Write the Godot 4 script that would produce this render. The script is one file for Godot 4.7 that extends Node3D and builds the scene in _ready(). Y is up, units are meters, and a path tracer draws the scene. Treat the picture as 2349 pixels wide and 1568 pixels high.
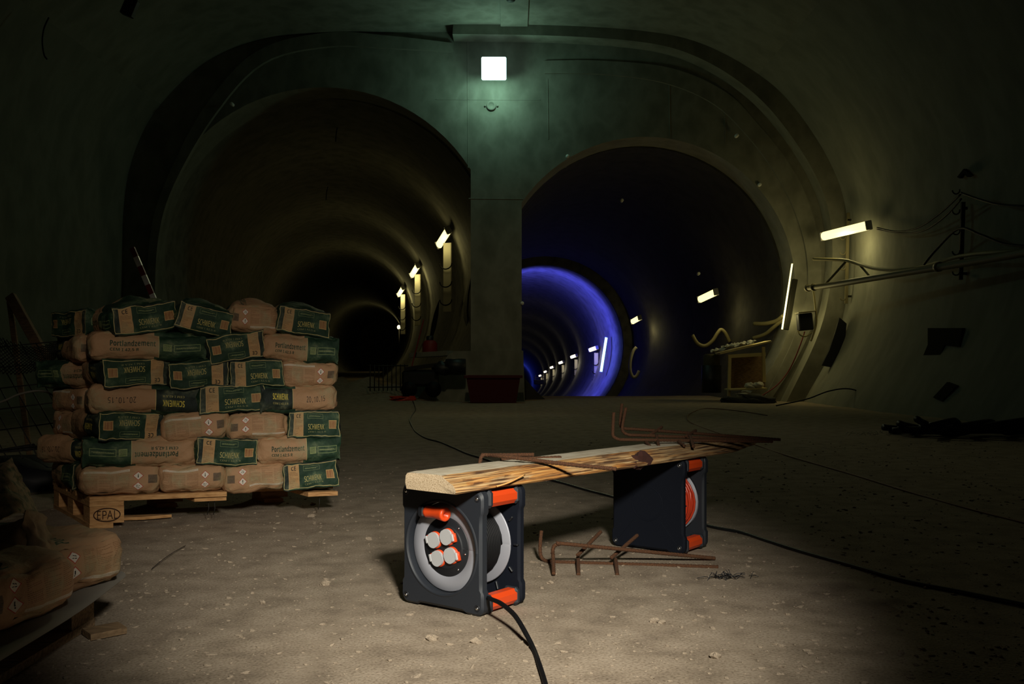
extends Node3D
# A dark tunnel chamber: camera 0.75 m above the floor, looking level along -Z. Units are metres.
const F := 2200.0      # focal length in pixels of a 2349 x 1568 frame
const EYE := 0.75
const HZ := 835.0      # pixel row of the horizon
const CX := 1174.5
var M := {}
var used := {}
var rng := RandomNumberGenerator.new()
var fn := FastNoiseLite.new()

func _ready() -> void:
	rng.seed = 7
	fn.seed = 11
	fn.frequency = 1.0
	fn.fractal_octaves = 3
	camera_and_light()
	materials()
	hall()
	tunnels()
	lamps()
	ground()
	reels()
	plank_and_bars()
	cables()
	cement_stack()
	open_pallet()
	left_wall_clutter()
	pier_clutter()
	right_clutter()

# ---------------------------------------------------------------- camera, sky, key light, exposure
func camera_and_light() -> void:
	var cam := Camera3D.new()
	cam.name = "camera"
	cam.projection = Camera3D.PROJECTION_FRUSTUM
	cam.near = 0.1
	cam.far = 400.0
	cam.size = 2.0 * 0.1 * 784.0 / F
	cam.frustum_offset = Vector2(0, 0.1 * (HZ - 784.0) / F)
	cam.position = Vector3(0, EYE, 0)
	cam.current = true
	add_child(cam)
	var we := WorldEnvironment.new()
	we.name = "environment"
	var e := Environment.new()
	e.background_mode = Environment.BG_COLOR
	e.background_color = Color.BLACK
	e.tonemap_mode = Environment.TONE_MAPPER_LINEAR
	e.tonemap_exposure = 1.0
	e.sdfgi_enabled = true
	e.ssao_enabled = true
	e.ssil_enabled = true
	we.environment = e
	add_child(we)
	# the photographer's work light: above and a little right of the camera
	spot("key_light", Vector3(0.4, 1.7, -0.2), Vector3(-0.08, 0.2, -2.85), 19.0, Color(0.98, 0.96, 0.90), 22.0, 1.0, 0.14)
	spot("stack_light", Vector3(0.0, 2.2, -0.2), Vector3(-1.3, 0.62, -4.4), 3.3, Color(1.0, 0.95, 0.86), 18.0, 1.0, 0.14)  # second work light out of view, placed to light the tall stack

func spot(called: String, at: Vector3, to: Vector3, energy: float, color: Color, angle: float, blend: float, size: float, parent: Node = self) -> void:
	var l := SpotLight3D.new()
	l.name = called
	l.light_color = color
	l.light_energy = energy
	l.spot_angle = angle
	l.spot_angle_attenuation = blend
	l.spot_range = 60.0
	l.spot_attenuation = 2.0
	l.light_size = size
	l.shadow_enabled = true
	l.look_at_from_position(at, to, Vector3.UP if absf((to - at).normalized().y) < 0.99 else Vector3.RIGHT)
	parent.add_child(l, true)

func omni(called: String, at: Vector3, energy: float, color: Color, size := 0.05, parent: Node = self) -> void:
	var l := OmniLight3D.new()
	l.name = called
	l.light_color = color
	l.light_energy = energy
	l.omni_range = 60.0
	l.omni_attenuation = 2.0
	l.light_size = size
	l.shadow_enabled = true
	l.position = at
	parent.add_child(l, true)

# ---------------------------------------------------------------- helpers
func at(px: float, py: float, d: float) -> Vector3:   # the point d metres away that the photograph shows at a pixel
	return Vector3((px - CX) / F * d, EYE + (HZ - py) / F * d, -d)

func on_floor(px: float, py: float, h := 0.0) -> Vector3:   # the same for a point h above the floor
	return at(px, py, F * (EYE - h) / (py - HZ))

func numbered(called: String) -> String:
	if not used.has(called):
		used[called] = 0
		return called
	used[called] += 1
	return "%s_%03d" % [called, used[called]]

func tag(o: Node, label: String, category: String, group := "") -> Node:
	o.set_meta("label", label)
	o.set_meta("category", category)
	if group:
		o.set_meta("group", group)
	return o

func thing(called: String, label: String, category: String, where := Vector3.ZERO, basis_ := Basis(), group := "") -> Node3D:
	var o := Node3D.new()
	o.name = numbered(called)
	add_child(o, true)
	o.transform = Transform3D(basis_, where)
	tag(o, label, category, group)
	return o

func structure(called: String) -> Node3D:
	var o := Node3D.new()
	o.name = numbered(called)
	add_child(o, true)
	o.set_meta("kind", "structure")
	return o

func tool(smooth := true) -> SurfaceTool:
	var st := SurfaceTool.new()
	st.begin(Mesh.PRIMITIVE_TRIANGLES)
	st.set_smooth_group(0 if smooth else -1)
	return st

func mesh_of(st: SurfaceTool) -> ArrayMesh:
	st.generate_normals()
	st.index()
	return st.commit()

func part(parent: Node, called: String, st: SurfaceTool, m: Material) -> MeshInstance3D:
	return put(parent, called, mesh_of(st), m)

func put(parent: Node, called: String, mesh: Mesh, m: Material, where := Transform3D()) -> MeshInstance3D:
	var o := MeshInstance3D.new()
	o.name = numbered(called) if parent == self else called
	o.mesh = mesh
	o.material_override = m
	o.transform = where
	parent.add_child(o, true)
	return o

func tri(st: SurfaceTool, a: Vector3, b: Vector3, c: Vector3) -> void:   # counter-clockwise seen from outside
	st.add_vertex(a)
	st.add_vertex(c)
	st.add_vertex(b)

func quad(st: SurfaceTool, a: Vector3, b: Vector3, c: Vector3, d: Vector3) -> void:
	tri(st, a, b, c)
	tri(st, a, c, d)

func face_out(st: SurfaceTool, pts: Array, mid: Vector3) -> void:   # a flat polygon turned away from mid
	var c := Vector3.ZERO
	for p in pts:
		c += p
	c /= pts.size()
	var nn: Vector3 = (pts[1] - pts[0]).cross(pts[2] - pts[0])
	var flip := nn.dot(c - mid) < 0.0
	for i in range(1, pts.size() - 1):
		if flip:
			tri(st, pts[0], pts[i + 1], pts[i])
		else:
			tri(st, pts[0], pts[i], pts[i + 1])

func box(st: SurfaceTool, xf: Transform3D, size: Vector3, b := 0.003) -> void:
	var h := size / 2.0
	b = minf(b, minf(h.x, minf(h.y, h.z)) * 0.9)
	var g := func(s: Vector3, k: int) -> Vector3:
		var p := Vector3(s.x * (h.x - b), s.y * (h.y - b), s.z * (h.z - b))
		p[k] = s[k] * h[k]
		return xf * p
	var mid := xf.origin
	for k in 3:
		var u := (k + 1) % 3
		var v := (k + 2) % 3
		for sg: float in [-1.0, 1.0]:
			var pts := []
			for c: Vector2 in [Vector2(-1, -1), Vector2(1, -1), Vector2(1, 1), Vector2(-1, 1)]:
				var s := Vector3.ZERO
				s[k] = sg
				s[u] = c.x
				s[v] = c.y
				pts.append(g.call(s, k))
			face_out(st, pts, mid)
		for c: Vector2 in [Vector2(-1, -1), Vector2(1, -1), Vector2(1, 1), Vector2(-1, 1)]:   # edges along axis k
			var s0 := Vector3.ZERO
			s0[k] = -1
			s0[u] = c.x
			s0[v] = c.y
			var s1 := s0
			s1[k] = 1
			face_out(st, [g.call(s0, u), g.call(s1, u), g.call(s1, v), g.call(s0, v)], mid)
	for sx: float in [-1.0, 1.0]:
		for sy: float in [-1.0, 1.0]:
			for sz: float in [-1.0, 1.0]:
				var s := Vector3(sx, sy, sz)
				face_out(st, [g.call(s, 0), g.call(s, 1), g.call(s, 2)], mid)

func slab(st: SurfaceTool, o: Vector3, e: Vector3, s: Vector3, y0: float, y1: float) -> void:   # a board with a parallelogram foot
	var base := [o, o + e, o + e + s, o + s]
	var mid := o + (e + s) / 2.0 + Vector3(0, (y0 + y1) / 2.0, 0)
	var lo := []
	var hi := []
	for p: Vector3 in base:
		lo.append(p + Vector3(0, y0, 0))
		hi.append(p + Vector3(0, y1, 0))
	face_out(st, lo, mid)
	face_out(st, hi, mid)
	for i in 4:
		var j := (i + 1) % 4
		face_out(st, [lo[i], lo[j], hi[j], hi[i]], mid)

func beam(st: SurfaceTool, a: Vector3, b: Vector3, w: float, t: float, up := Vector3.UP, bev := 0.003) -> void:   # a bar of section w x t from a to b
	var z := (b - a).normalized()
	var x := up.cross(z).normalized()
	box(st, Transform3D(Basis(x, z.cross(x), z), (a + b) / 2.0), Vector3(w, t, a.distance_to(b)), bev)

func smooth_path(pts: Array, n := 8) -> PackedVector3Array:
	var out := PackedVector3Array()
	for i in pts.size() - 1:
		var p0: Vector3 = pts[maxi(i - 1, 0)]
		var p3: Vector3 = pts[mini(i + 2, pts.size() - 1)]
		for k in n:
			out.append(pts[i].cubic_interpolate(pts[i + 1], p0, p3, float(k) / n))
	out.append(pts[-1])
	return out

func smooth_2d(pts: Array, n := 6) -> PackedVector2Array:
	var out := PackedVector2Array()
	for i in pts.size() - 1:
		var p0: Vector2 = pts[maxi(i - 1, 0)]
		var p3: Vector2 = pts[mini(i + 2, pts.size() - 1)]
		for k in n:
			out.append(pts[i].cubic_interpolate(pts[i + 1], p0, p3, float(k) / n))
	out.append(pts[-1])
	return out

func tube(st: SurfaceTool, pts: PackedVector3Array, r: float, segs := 8, ribs := 0.0) -> void:
	var n := pts.size()
	var t := (pts[1] - pts[0]).normalized()
	var u := t.cross(Vector3.UP if absf(t.y) < 0.9 else Vector3.RIGHT).normalized()
	var prev := []
	for i in n:
		var t2 := (pts[mini(i + 1, n - 1)] - pts[maxi(i - 1, 0)]).normalized()
		u = (u - t2 * u.dot(t2)).normalized()
		var v := t2.cross(u)
		var ring := []
		for k in segs:
			var a := TAU * k / segs
			var rr := r
			if ribs > 0.0:   # slanted ribs of reinforcing steel, broken along two sides
				rr = r * (1.0 + ribs * (1.0 if (i + (k if k < segs / 2 else segs - k)) % 3 == 0 else 0.0))
			ring.append(pts[i] + (u * cos(a) + v * sin(a)) * rr)
		if i > 0:
			for k in segs:
				var j := (k + 1) % segs
				quad(st, prev[k], prev[j], ring[j], ring[k])
		if i == 0:
			face_out(st, ring, pts[0] + t2 * r)
		if i == n - 1:
			face_out(st, ring, pts[i] - t2 * r)
		prev = ring

func lathe(st: SurfaceTool, xf: Transform3D, profile: Array, segs := 40) -> void:   # about Y; the profile rises along the outside
	for i in profile.size() - 1:
		var a: Vector2 = profile[i]
		var b: Vector2 = profile[i + 1]
		for k in segs:
			var c0 := Vector3(cos(TAU * k / segs), 0, -sin(TAU * k / segs))
			var c1 := Vector3(cos(TAU * (k + 1) / segs), 0, -sin(TAU * (k + 1) / segs))
			var pa := xf * (c0 * a.x + Vector3.UP * a.y)
			var pb := xf * (c1 * a.x + Vector3.UP * a.y)
			var pc := xf * (c1 * b.x + Vector3.UP * b.y)
			var pd := xf * (c0 * b.x + Vector3.UP * b.y)
			if a.x > 1e-5:
				tri(st, pa, pb, pc)
			if b.x > 1e-5:
				tri(st, pa, pc, pd)

func prism(st: SurfaceTool, xf: Transform3D, poly: PackedVector2Array, z0: float, z1: float) -> void:
	if Geometry2D.is_polygon_clockwise(poly):
		poly = poly.duplicate()
		poly.reverse()
	var ids := Geometry2D.triangulate_polygon(poly)
	for i in range(0, ids.size(), 3):
		var a := poly[ids[i]]
		var b := poly[ids[i + 1]]
		var c := poly[ids[i + 2]]
		if (b - a).cross(c - a) < 0:
			var s := b
			b = c
			c = s
		tri(st, xf * Vector3(a.x, a.y, z1), xf * Vector3(b.x, b.y, z1), xf * Vector3(c.x, c.y, z1))
		tri(st, xf * Vector3(a.x, a.y, z0), xf * Vector3(c.x, c.y, z0), xf * Vector3(b.x, b.y, z0))
	for i in poly.size():
		var a := poly[i]
		var b := poly[(i + 1) % poly.size()]
		quad(st, xf * Vector3(a.x, a.y, z0), xf * Vector3(b.x, b.y, z0), xf * Vector3(b.x, b.y, z1), xf * Vector3(a.x, a.y, z1))

func turned(deg: float, where := Vector3.ZERO) -> Transform3D:
	return Transform3D(Basis(Vector3.UP, deg_to_rad(deg)), where)

func lumps(st: SurfaceTool, where: Vector3, size: Vector3, seed_: int, rough := 0.35, segs := 12) -> void:   # an irregular stone or heap
	var f := func(i: int, j: int) -> Vector3:
		var a := TAU * (i % segs) / segs
		var b := PI * j / (segs / 2) - PI / 2
		var dir := Vector3(cos(a) * cos(b), sin(b), sin(a) * cos(b))
		var k := 1.0 + rough * fn.get_noise_3dv(dir * 1.3 + Vector3(seed_ * 7.1, 0, seed_))
		return where + dir * k * size
	for j in segs / 2:
		for i in segs:
			quad(st, f.call(i, j), f.call(i, j + 1), f.call(i + 1, j + 1), f.call(i + 1, j))

# ---------------------------------------------------------------- materials
func noise_map(freq: float, seed_: int, colors: Array, offsets: Array, octaves := 5, side := 512, kind := FastNoiseLite.TYPE_SIMPLEX_SMOOTH) -> NoiseTexture2D:
	var n := FastNoiseLite.new()
	n.seed = seed_
	n.noise_type = kind
	n.frequency = freq
	n.fractal_octaves = octaves
	var t := NoiseTexture2D.new()
	t.width = side
	t.height = side
	t.seamless = true
	t.noise = n
	if colors:
		var g := Gradient.new()
		g.colors = PackedColorArray(colors)
		g.offsets = PackedFloat32Array(offsets)
		t.color_ramp = g
	return t

func mat(color: Color, rough := 0.7, metal := 0.0) -> StandardMaterial3D:
	var m := StandardMaterial3D.new()
	m.albedo_color = color
	m.roughness = rough
	m.metallic = metal
	return m

func grained(freq: float, seed_: int, colors: Array, offsets: Array, scale: Vector3, rough := 0.85, bump := 0.0, world := true, octaves := 5) -> StandardMaterial3D:
	var m := StandardMaterial3D.new()
	m.albedo_texture = noise_map(freq, seed_, colors, offsets, octaves)
	m.roughness = rough
	m.uv1_triplanar = true
	m.uv1_world_triplanar = world
	m.uv1_scale = scale
	if bump > 0.0:
		m.heightmap_enabled = true
		m.heightmap_texture = noise_map(freq, seed_, [], [], octaves)
		m.heightmap_scale = bump
	return m

func glow(color: Color, energy: float) -> StandardMaterial3D:
	var m := mat(Color(0.9, 0.9, 0.9), 0.5)
	m.emission_enabled = true
	m.emission = color
	m.emission_energy_multiplier = energy
	return m

func materials() -> void:
	var c := func(r: int, g: int, b: int) -> Color: return Color8(r, g, b)
	M.concrete = grained(0.012, 3, [c.call(108, 107, 97), c.call(130, 129, 118), c.call(142, 141, 130), c.call(120, 118, 108)], [0.0, 0.4, 0.62, 1.0], Vector3(0.22, 0.16, 0.22), 0.9, 0.2)
	M.wall = grained(0.012, 5, [c.call(112, 112, 103), c.call(126, 126, 116), c.call(136, 136, 126), c.call(120, 119, 110)], [0.0, 0.38, 0.6, 1.0], Vector3(0.2, 0.12, 0.2), 0.9, 0.25)
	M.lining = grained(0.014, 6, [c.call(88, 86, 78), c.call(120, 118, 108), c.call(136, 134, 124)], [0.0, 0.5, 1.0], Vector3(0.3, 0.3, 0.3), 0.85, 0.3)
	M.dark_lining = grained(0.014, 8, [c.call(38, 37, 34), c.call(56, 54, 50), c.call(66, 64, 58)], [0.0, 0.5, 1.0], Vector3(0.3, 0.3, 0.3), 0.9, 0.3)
	M.dirt = grained(0.012, 9, [c.call(124, 110, 94), c.call(146, 131, 113), c.call(154, 139, 121), c.call(166, 151, 133)], [0.0, 0.4, 0.62, 1.0], Vector3(0.9, 0.9, 0.9), 0.95, 0.14)
	M.dirt.heightmap_texture = noise_map(0.16, 10, [], [], 3)
	M.dirt.detail_enabled = true
	M.dirt.detail_blend_mode = BaseMaterial3D.BLEND_MODE_MUL
	M.dirt.detail_albedo = noise_map(0.22, 14, [c.call(182, 175, 166), c.call(240, 238, 235), c.call(255, 255, 255)], [0.12, 0.4, 0.8], 3)
	M.stone = grained(0.05, 15, [c.call(122, 108, 92), c.call(158, 143, 124)], [0.2, 0.8], Vector3(9, 9, 9), 0.95)
	M.black = mat(c.call(32, 36, 43), 0.55)
	M.black2 = mat(c.call(22, 24, 29), 0.5)
	M.navy = mat(c.call(13, 17, 27), 0.75)
	M.navy.metallic_specular = 0.3
	M.orange = mat(c.call(208, 68, 24), 0.38)
	M.silver = mat(c.call(150, 151, 160), 0.45, 0.2)
	M.lid = mat(c.call(172, 172, 174), 0.55)
	M.chrome = mat(c.call(225, 225, 228), 0.18, 1.0)
	M.rubber = mat(c.call(13, 13, 15), 0.6)
	M.rubber.metallic_specular = 0.3
	M.matte_black = mat(c.call(46, 45, 39), 1.0)
	M.matte_black.metallic_specular = 0.1
	M.cord_orange = mat(c.call(190, 58, 30), 0.28)
	M.rust = grained(0.05, 21, [c.call(26, 15, 8), c.call(66, 38, 18), c.call(128, 80, 40)], [0.25, 0.5, 0.8], Vector3(14, 14, 14), 0.9, 0.0, false)
	M.steel_dark = mat(c.call(40, 38, 34), 0.6, 0.4)
	M.wood = grained(0.02, 23, [c.call(150, 106, 62), c.call(186, 140, 90), c.call(204, 160, 108)], [0.1, 0.5, 0.9], Vector3(1.2, 6, 6), 0.8, 0.2, false)
	M.bark = grained(0.03, 37, [c.call(60, 36, 20), c.call(150, 102, 56), c.call(190, 148, 94), c.call(210, 182, 138)], [0.22, 0.33, 0.48, 0.75], Vector3(0.2, 9, 9), 0.95, 0.7, false, 6)
	M.bark.vertex_color_use_as_albedo = true
	M.old_wood = grained(0.02, 24, [c.call(96, 76, 54), c.call(134, 108, 78), c.call(152, 126, 94)], [0.1, 0.5, 0.9], Vector3(1.0, 6, 6), 0.85, 0.2, false)
	M.yellow_wood = mat(c.call(224, 206, 150), 0.75)
	M.pale_board = mat(c.call(190, 184, 160), 0.8)
	M.burnt = mat(c.call(46, 22, 12), 0.9)
	M.paper = mat(c.call(214, 208, 192), 0.85)
	M.red_bin = mat(c.call(78, 6, 14), 0.7)
	M.red = mat(c.call(130, 26, 18), 0.6)
	M.pipe = mat(c.call(120, 112, 84), 0.55, 0.1)
	M.dull_hose = mat(c.call(120, 116, 104), 0.7)
	M.hose = mat(c.call(150, 140, 100), 0.6)
	M.sheet = mat(c.call(122, 116, 106), 0.85)
	M.white = mat(c.call(240, 240, 236), 0.4)
	M.sack = grained(0.02, 33, [c.call(140, 116, 90), c.call(172, 146, 114)], [0.2, 0.8], Vector3(3, 3, 3), 0.9, 0.1, false)
	M.sack_green = grained(0.02, 34, [c.call(66, 84, 62), c.call(150, 134, 106), c.call(168, 146, 116)], [0.28, 0.46, 0.8], Vector3(4, 4, 4), 0.9, 0.1, false)
	bag_prints()

# ---------------------------------------------------------------- the chamber
func outline(pts: Array, d: float, n := 5) -> PackedVector2Array:   # a cross-section of the chamber at distance d
	var out := []
	for p: Vector2 in pts:
		out.append(Vector2((p.x - CX) / F * d, EYE + (HZ - p.y) / F * d))
	return smooth_2d(out, n)

func shell(st: SurfaceTool, prof: PackedVector2Array, zs: Array, thick: float) -> void:   # a vault: inside face, outside face, closed ends
	var mid := Vector2(-0.6, 2.5)
	var outer := PackedVector2Array()
	for p in prof:
		outer.append(p + (p - mid).normalized() * thick)
	for i in prof.size() - 1:
		for k in zs.size() - 1:
			var a: float = zs[k]
			var b: float = zs[k + 1]
			quad(st, Vector3(prof[i].x, prof[i].y, a), Vector3(prof[i].x, prof[i].y, b), Vector3(prof[i + 1].x, prof[i + 1].y, b), Vector3(prof[i + 1].x, prof[i + 1].y, a))
			quad(st, Vector3(outer[i].x, outer[i].y, b), Vector3(outer[i].x, outer[i].y, a), Vector3(outer[i + 1].x, outer[i + 1].y, a), Vector3(outer[i + 1].x, outer[i + 1].y, b))

const WALL_D := 19.75
func hall() -> void:
	var p0 := [Vector2(270, 940), Vector2(258, 780), Vector2(260, 640), Vector2(266, 440), Vector2(295, 320), Vector2(350, 225), Vector2(450, 130), Vector2(570, 78), Vector2(720, 60), Vector2(1040, 56), Vector2(1300, 59), Vector2(1500, 74), Vector2(1620, 104), Vector2(1740, 170), Vector2(1820, 244), Vector2(1900, 365), Vector2(1940, 480), Vector2(1946, 640), Vector2(1918, 780), Vector2(1852, 905), Vector2(1835, 940)]
	var prof := outline(p0, 19.3, 5)
	var zs := []
	for k in 15:
		zs.append(8.0 - 28.5 * k / 14.0)
	var left := structure("wall_left")
	var st := tool()
	shell(st, prof.slice(0, 26), zs, 0.4)
	part(left, "shotcrete", st, M.wall)
	var top := structure("ceiling")
	st = tool()
	shell(st, prof.slice(25, 66), zs, 0.4)
	part(top, "vault", st, M.concrete)
	# access plate and formwork joints in the crown
	st = tool(false)
	box(st, Transform3D(Basis(), at(1180, 8, 17.6) + Vector3(0, 0.20, 0)), Vector3(0.55, 0.05, 4.4), 0.01)
	var plate := part(top, "cover_plate", st, M.concrete)
	for q: Vector2 in [Vector2(1172, 34), Vector2(1185, 3)]:
		st = tool()
		lathe(st, Transform3D(Basis(), Vector3(at(q.x, q.y, 17.7).x, plate.mesh.get_aabb().position.y - 0.02, -17.9 + (34 - q.y) * 0.05)), [Vector2(0.0, 0.0), Vector2(0.07, 0.0), Vector2(0.09, 0.03)], 20)
		part(plate, "fixing", st, M.steel_dark)
	var right := structure("wall_right")
	st = tool()
	shell(st, prof.slice(65), zs, 0.4)
	part(right, "shotcrete", st, M.wall)
	# wall behind the camera
	st = tool(false)
	box(st, Transform3D(Basis(), Vector3(-0.5, 3.5, 8.2)), Vector3(20, 11, 0.4), 0.01)
	var rear := structure("wall_rear")
	part(rear, "rear_wall", st, M.wall)
	# end wall with the two tunnel mouths
	var poly := PackedVector2Array([Vector2(-9.5, -0.4), Vector2(-9.5, 8.6), Vector2(8.5, 8.6), Vector2(8.5, -0.4)])
	poly.append_array(mouth(RC, RR, 0.2, true))
	poly.append_array(mouth(LC, LR, -0.85, false))
	st = tool(false)
	prism(st, Transform3D(Basis(), Vector3(0, 0, -WALL_D)), poly, -0.9, 0.0)
	var end := structure("wall_far")
	part(end, "end_wall", st, M.concrete)
	# raised joints of the pour, the plinth of the pier, a fixing boss
	for q: Array in [[1072, 95, 385], [1256, 180, 320], [1535, 190, 315], [1662, 215, 330]]:
		var a := at(q[0], q[1], WALL_D)
		var b := at(q[0] + 2, q[2], WALL_D)
		st = tool(false)
		beam(st, a, b, 0.02, 0.012, Vector3.BACK, 0.004)
		part(end, "pour_joint", st, M.concrete)
	for q: Array in [[1075, 1200, 455], [1000, 1240, 228]]:
		st = tool(false)
		beam(st, at(q[0], q[2], WALL_D), at(q[1], q[2] + 1, WALL_D), 0.02, 0.012, Vector3.BACK, 0.004)
		part(end, "pour_joint", st, M.concrete)
	st = tool(false)
	var pl := PackedVector2Array([Vector2(-2.1, -0.2), Vector2(-1.3, 0.95), Vector2(-1.15, 1.02), Vector2(0.23, 1.03), Vector2(0.27, -0.2)])
	prism(st, Transform3D(Basis(), Vector3(0, 0, -WALL_D)), pl, -0.6, 0.12)
	part(end, "plinth", st, M.concrete)
	st = tool()
	lathe(st, Transform3D(Basis(Vector3.RIGHT, PI / 2), at(1127, 243, WALL_D)), [Vector2(0.1, -0.01), Vector2(0.1, 0.03), Vector2(0.075, 0.05), Vector2(0.06, 0.02), Vector2(0.0, 0.02)], 24)
	part(end, "fixing_boss", st, M.concrete)
	for s: float in [-1.0, 1.0]:
		st = tool()
		lathe(st, Transform3D(Basis(Vector3.RIGHT, PI / 2), at(1127 + s * 14, 243, WALL_D)), [Vector2(0.02, -0.01), Vector2(0.02, 0.03), Vector2(0.0, 0.035)], 12)
		part(end, "fixing_boss", st, M.concrete)
	# a stepped ring that hangs from the crown and runs down the right side
	var outer := outline([Vector2(1040, 50), Vector2(1300, 52), Vector2(1500, 66), Vector2(1625, 96), Vector2(1747, 163), Vector2(1830, 240), Vector2(1912, 362), Vector2(1952, 478), Vector2(1958, 640), Vector2(1930, 780), Vector2(1860, 930)], 19.3, 6)
	var inner := outline([Vector2(1038, 78), Vector2(1300, 83), Vector2(1490, 99), Vector2(1600, 131), Vector2(1700, 190), Vector2(1782, 268), Vector2(1862, 385), Vector2(1902, 490), Vector2(1908, 620), Vector2(1880, 760), Vector2(1800, 930)], 19.3, 6)
	trim_band("trim_1", outer, inner, -19.75, -19.3)
	# a second, shallower ring on the end wall over the right mouth
	var o2 := outline([Vector2(1247, 139), Vector2(1380, 139), Vector2(1540, 156), Vector2(1665, 211), Vector2(1745, 291), Vector2(1806, 368), Vector2(1850, 450), Vector2(1880, 560), Vector2(1880, 680), Vector2(1840, 800), Vector2(1760, 930)], 19.7, 6)
	var i2 := outline([Vector2(1250, 168), Vector2(1380, 170), Vector2(1525, 190), Vector2(1640, 240), Vector2(1722, 320), Vector2(1780, 400), Vector2(1822, 480), Vector2(1850, 580), Vector2(1850, 680), Vector2(1815, 790), Vector2(1745, 930)], 19.7, 6)
	trim_band("trim_2", o2, i2, -19.8, -19.70)
	# the outer ring over the left mouth
	var o3 := outline([Vector2(335, 930), Vector2(338, 700), Vector2(345, 545), Vector2(378, 425), Vector2(468, 250), Vector2(588, 120), Vector2(750, 76), Vector2(900, 84), Vector2(1040, 100)], 19.7, 6)
	var i3 := outline([Vector2(352, 930), Vector2(356, 700), Vector2(365, 545), Vector2(400, 425), Vector2(492, 266), Vector2(604, 146), Vector2(752, 108), Vector2(900, 112), Vector2(1040, 120)], 19.7, 6)
	trim_band("trim_3", o3, i3, -19.8, -19.66)

func trim_band(called: String, outer: PackedVector2Array, inner: PackedVector2Array, z0: float, z1: float) -> void:
	var st := tool(false)
	for i in outer.size() - 1:
		var q := [outer[i], outer[i + 1], inner[i + 1], inner[i]]
		var mid := Vector3((q[0].x + q[2].x) / 2, (q[0].y + q[2].y) / 2, (z0 + z1) / 2)
		var lo := []
		var hi := []
		for p: Vector2 in q:
			lo.append(Vector3(p.x, p.y, z0))
			hi.append(Vector3(p.x, p.y, z1))
		face_out(st, hi, mid)
		face_out(st, [hi[2], hi[3], lo[3], lo[2]], mid)
		face_out(st, [hi[0], hi[1], lo[1], lo[0]], mid)
		if i == 0:
			face_out(st, [hi[0], hi[3], lo[3], lo[0]], mid)
	var o := structure(called)
	part(o, "ring_step", st, M.concrete)

const LC := Vector2(-3.9, 2.86)
const LR := 3.59
const RC := Vector2(2.75, 2.35)
const RR := 3.08

func mouth(c: Vector2, r: float, cut: float, right_mouth: bool) -> PackedVector2Array:   # the edge of a tunnel mouth, from right to left
	var out := PackedVector2Array()
	var y0 := -0.4
	var a0 := asin((y0 - c.y) / r)
	var x_at := acos((cut - c.x) / r)
	if right_mouth:
		for k in 49:
			var a := lerpf(a0, x_at, k / 48.0)
			out.append(c + Vector2(cos(a), sin(a)) * r)
		out.append(Vector2(cut, y0))
	else:
		out.append(Vector2(cut, y0))
		for k in 49:
			var a := lerpf(x_at, PI - a0, k / 48.0)
			out.append(c + Vector2(cos(a), sin(a)) * r)
	return out

func ring_mesh(c0: Vector3, c1: Vector3, r0: float, r1: float, thick: float) -> ArrayMesh:   # one ring of the lining between two centres
	var st := tool()
	var n := 48
	var rows := []
	for q: Array in [[c0, r0], [c1, r1], [c1, r1 + thick], [c0, r0 + thick], [c0, r0]]:
		var row := []
		for k in n:
			var a := TAU * k / n
			row.append(q[0] + Vector3(cos(a), sin(a), 0) * q[1])
		rows.append(row)
	for i in 4:
		st.set_smooth_group(i)
		for k in n:
			var j := (k + 1) % n
			quad(st, rows[i][k], rows[i + 1][k], rows[i + 1][j], rows[i][j])
	return mesh_of(st)

func sample(path: Array, d: float) -> Vector3:   # path: [distance, x, y, radius]
	for i in path.size() - 1:
		if d <= path[i + 1][0] or i == path.size() - 2:
			var t: float = (d - path[i][0]) / (path[i + 1][0] - path[i][0])
			var q0: Array = path[maxi(i - 1, 0)]
			var q3: Array = path[mini(i + 2, path.size() - 1)]
			return Vector3(path[i][1], path[i][2], path[i][3]).cubic_interpolate(Vector3(path[i + 1][1], path[i + 1][2], path[i + 1][3]), Vector3(q0[1], q0[2], q0[3]), Vector3(q3[1], q3[2], q3[3]), t)
	return Vector3.ZERO

func rings(called: String, path: Array, d0: float, d1: float, step: float, m: Material, lip := 0.05, closed := true) -> Node3D:
	var o := structure(called)
	var d := d0
	while d < d1:
		var a := sample(path, d)
		var b := sample(path, d + step)
		put(o, "lining_ring", ring_mesh(Vector3(a.x, a.y, -d), Vector3(b.x, b.y, -d - step - 0.02), a.z, b.z - lip, 0.4), m)
		d += step
	if not closed:
		return o
	var e := sample(path, d1)
	var st := tool(false)
	lathe(st, Transform3D(Basis(Vector3.RIGHT, PI / 2), Vector3(e.x, e.y, -d + 0.3)), [Vector2(e.z + 0.4, -0.3), Vector2(e.z + 0.4, 0.0), Vector2(0.0, 0.0)], 32)
	part(o, "end_bulkhead", st, m)
	return o

const L_PATH := [[20.0, -3.9, 2.86, 3.59], [26.4, -4.8, 2.86, 3.55], [35.6, -6.5, 2.86, 3.5], [45.8, -8.2, 2.86, 3.5], [65.0, -11.0, 2.86, 3.5], [90.0, -13.6, 2.86, 3.5], [135.0, -17.0, 2.86, 3.5]]
const D_PATH := [[20.0, 2.75, 2.35, 3.08], [26.0, 2.1, 2.0, 3.05], [33.0, 1.1, 1.39, 3.05], [34.0, 1.05, 1.37, 3.05]]
const B_PATH := [[33.0, 1.06, 1.39, 2.77], [37.0, 0.66, 1.36, 2.77], [47.0, 0.54, 1.15, 2.77], [57.0, 0.44, 0.88, 2.77], [67.0, 0.32, 0.57, 2.77], [77.0, 0.21, 0.18, 2.77], [87.0, 0.09, -0.25, 2.77], [108.0, -0.3, -1.25, 2.77], [140.0, -1.4, -3.3, 2.77]]

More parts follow.
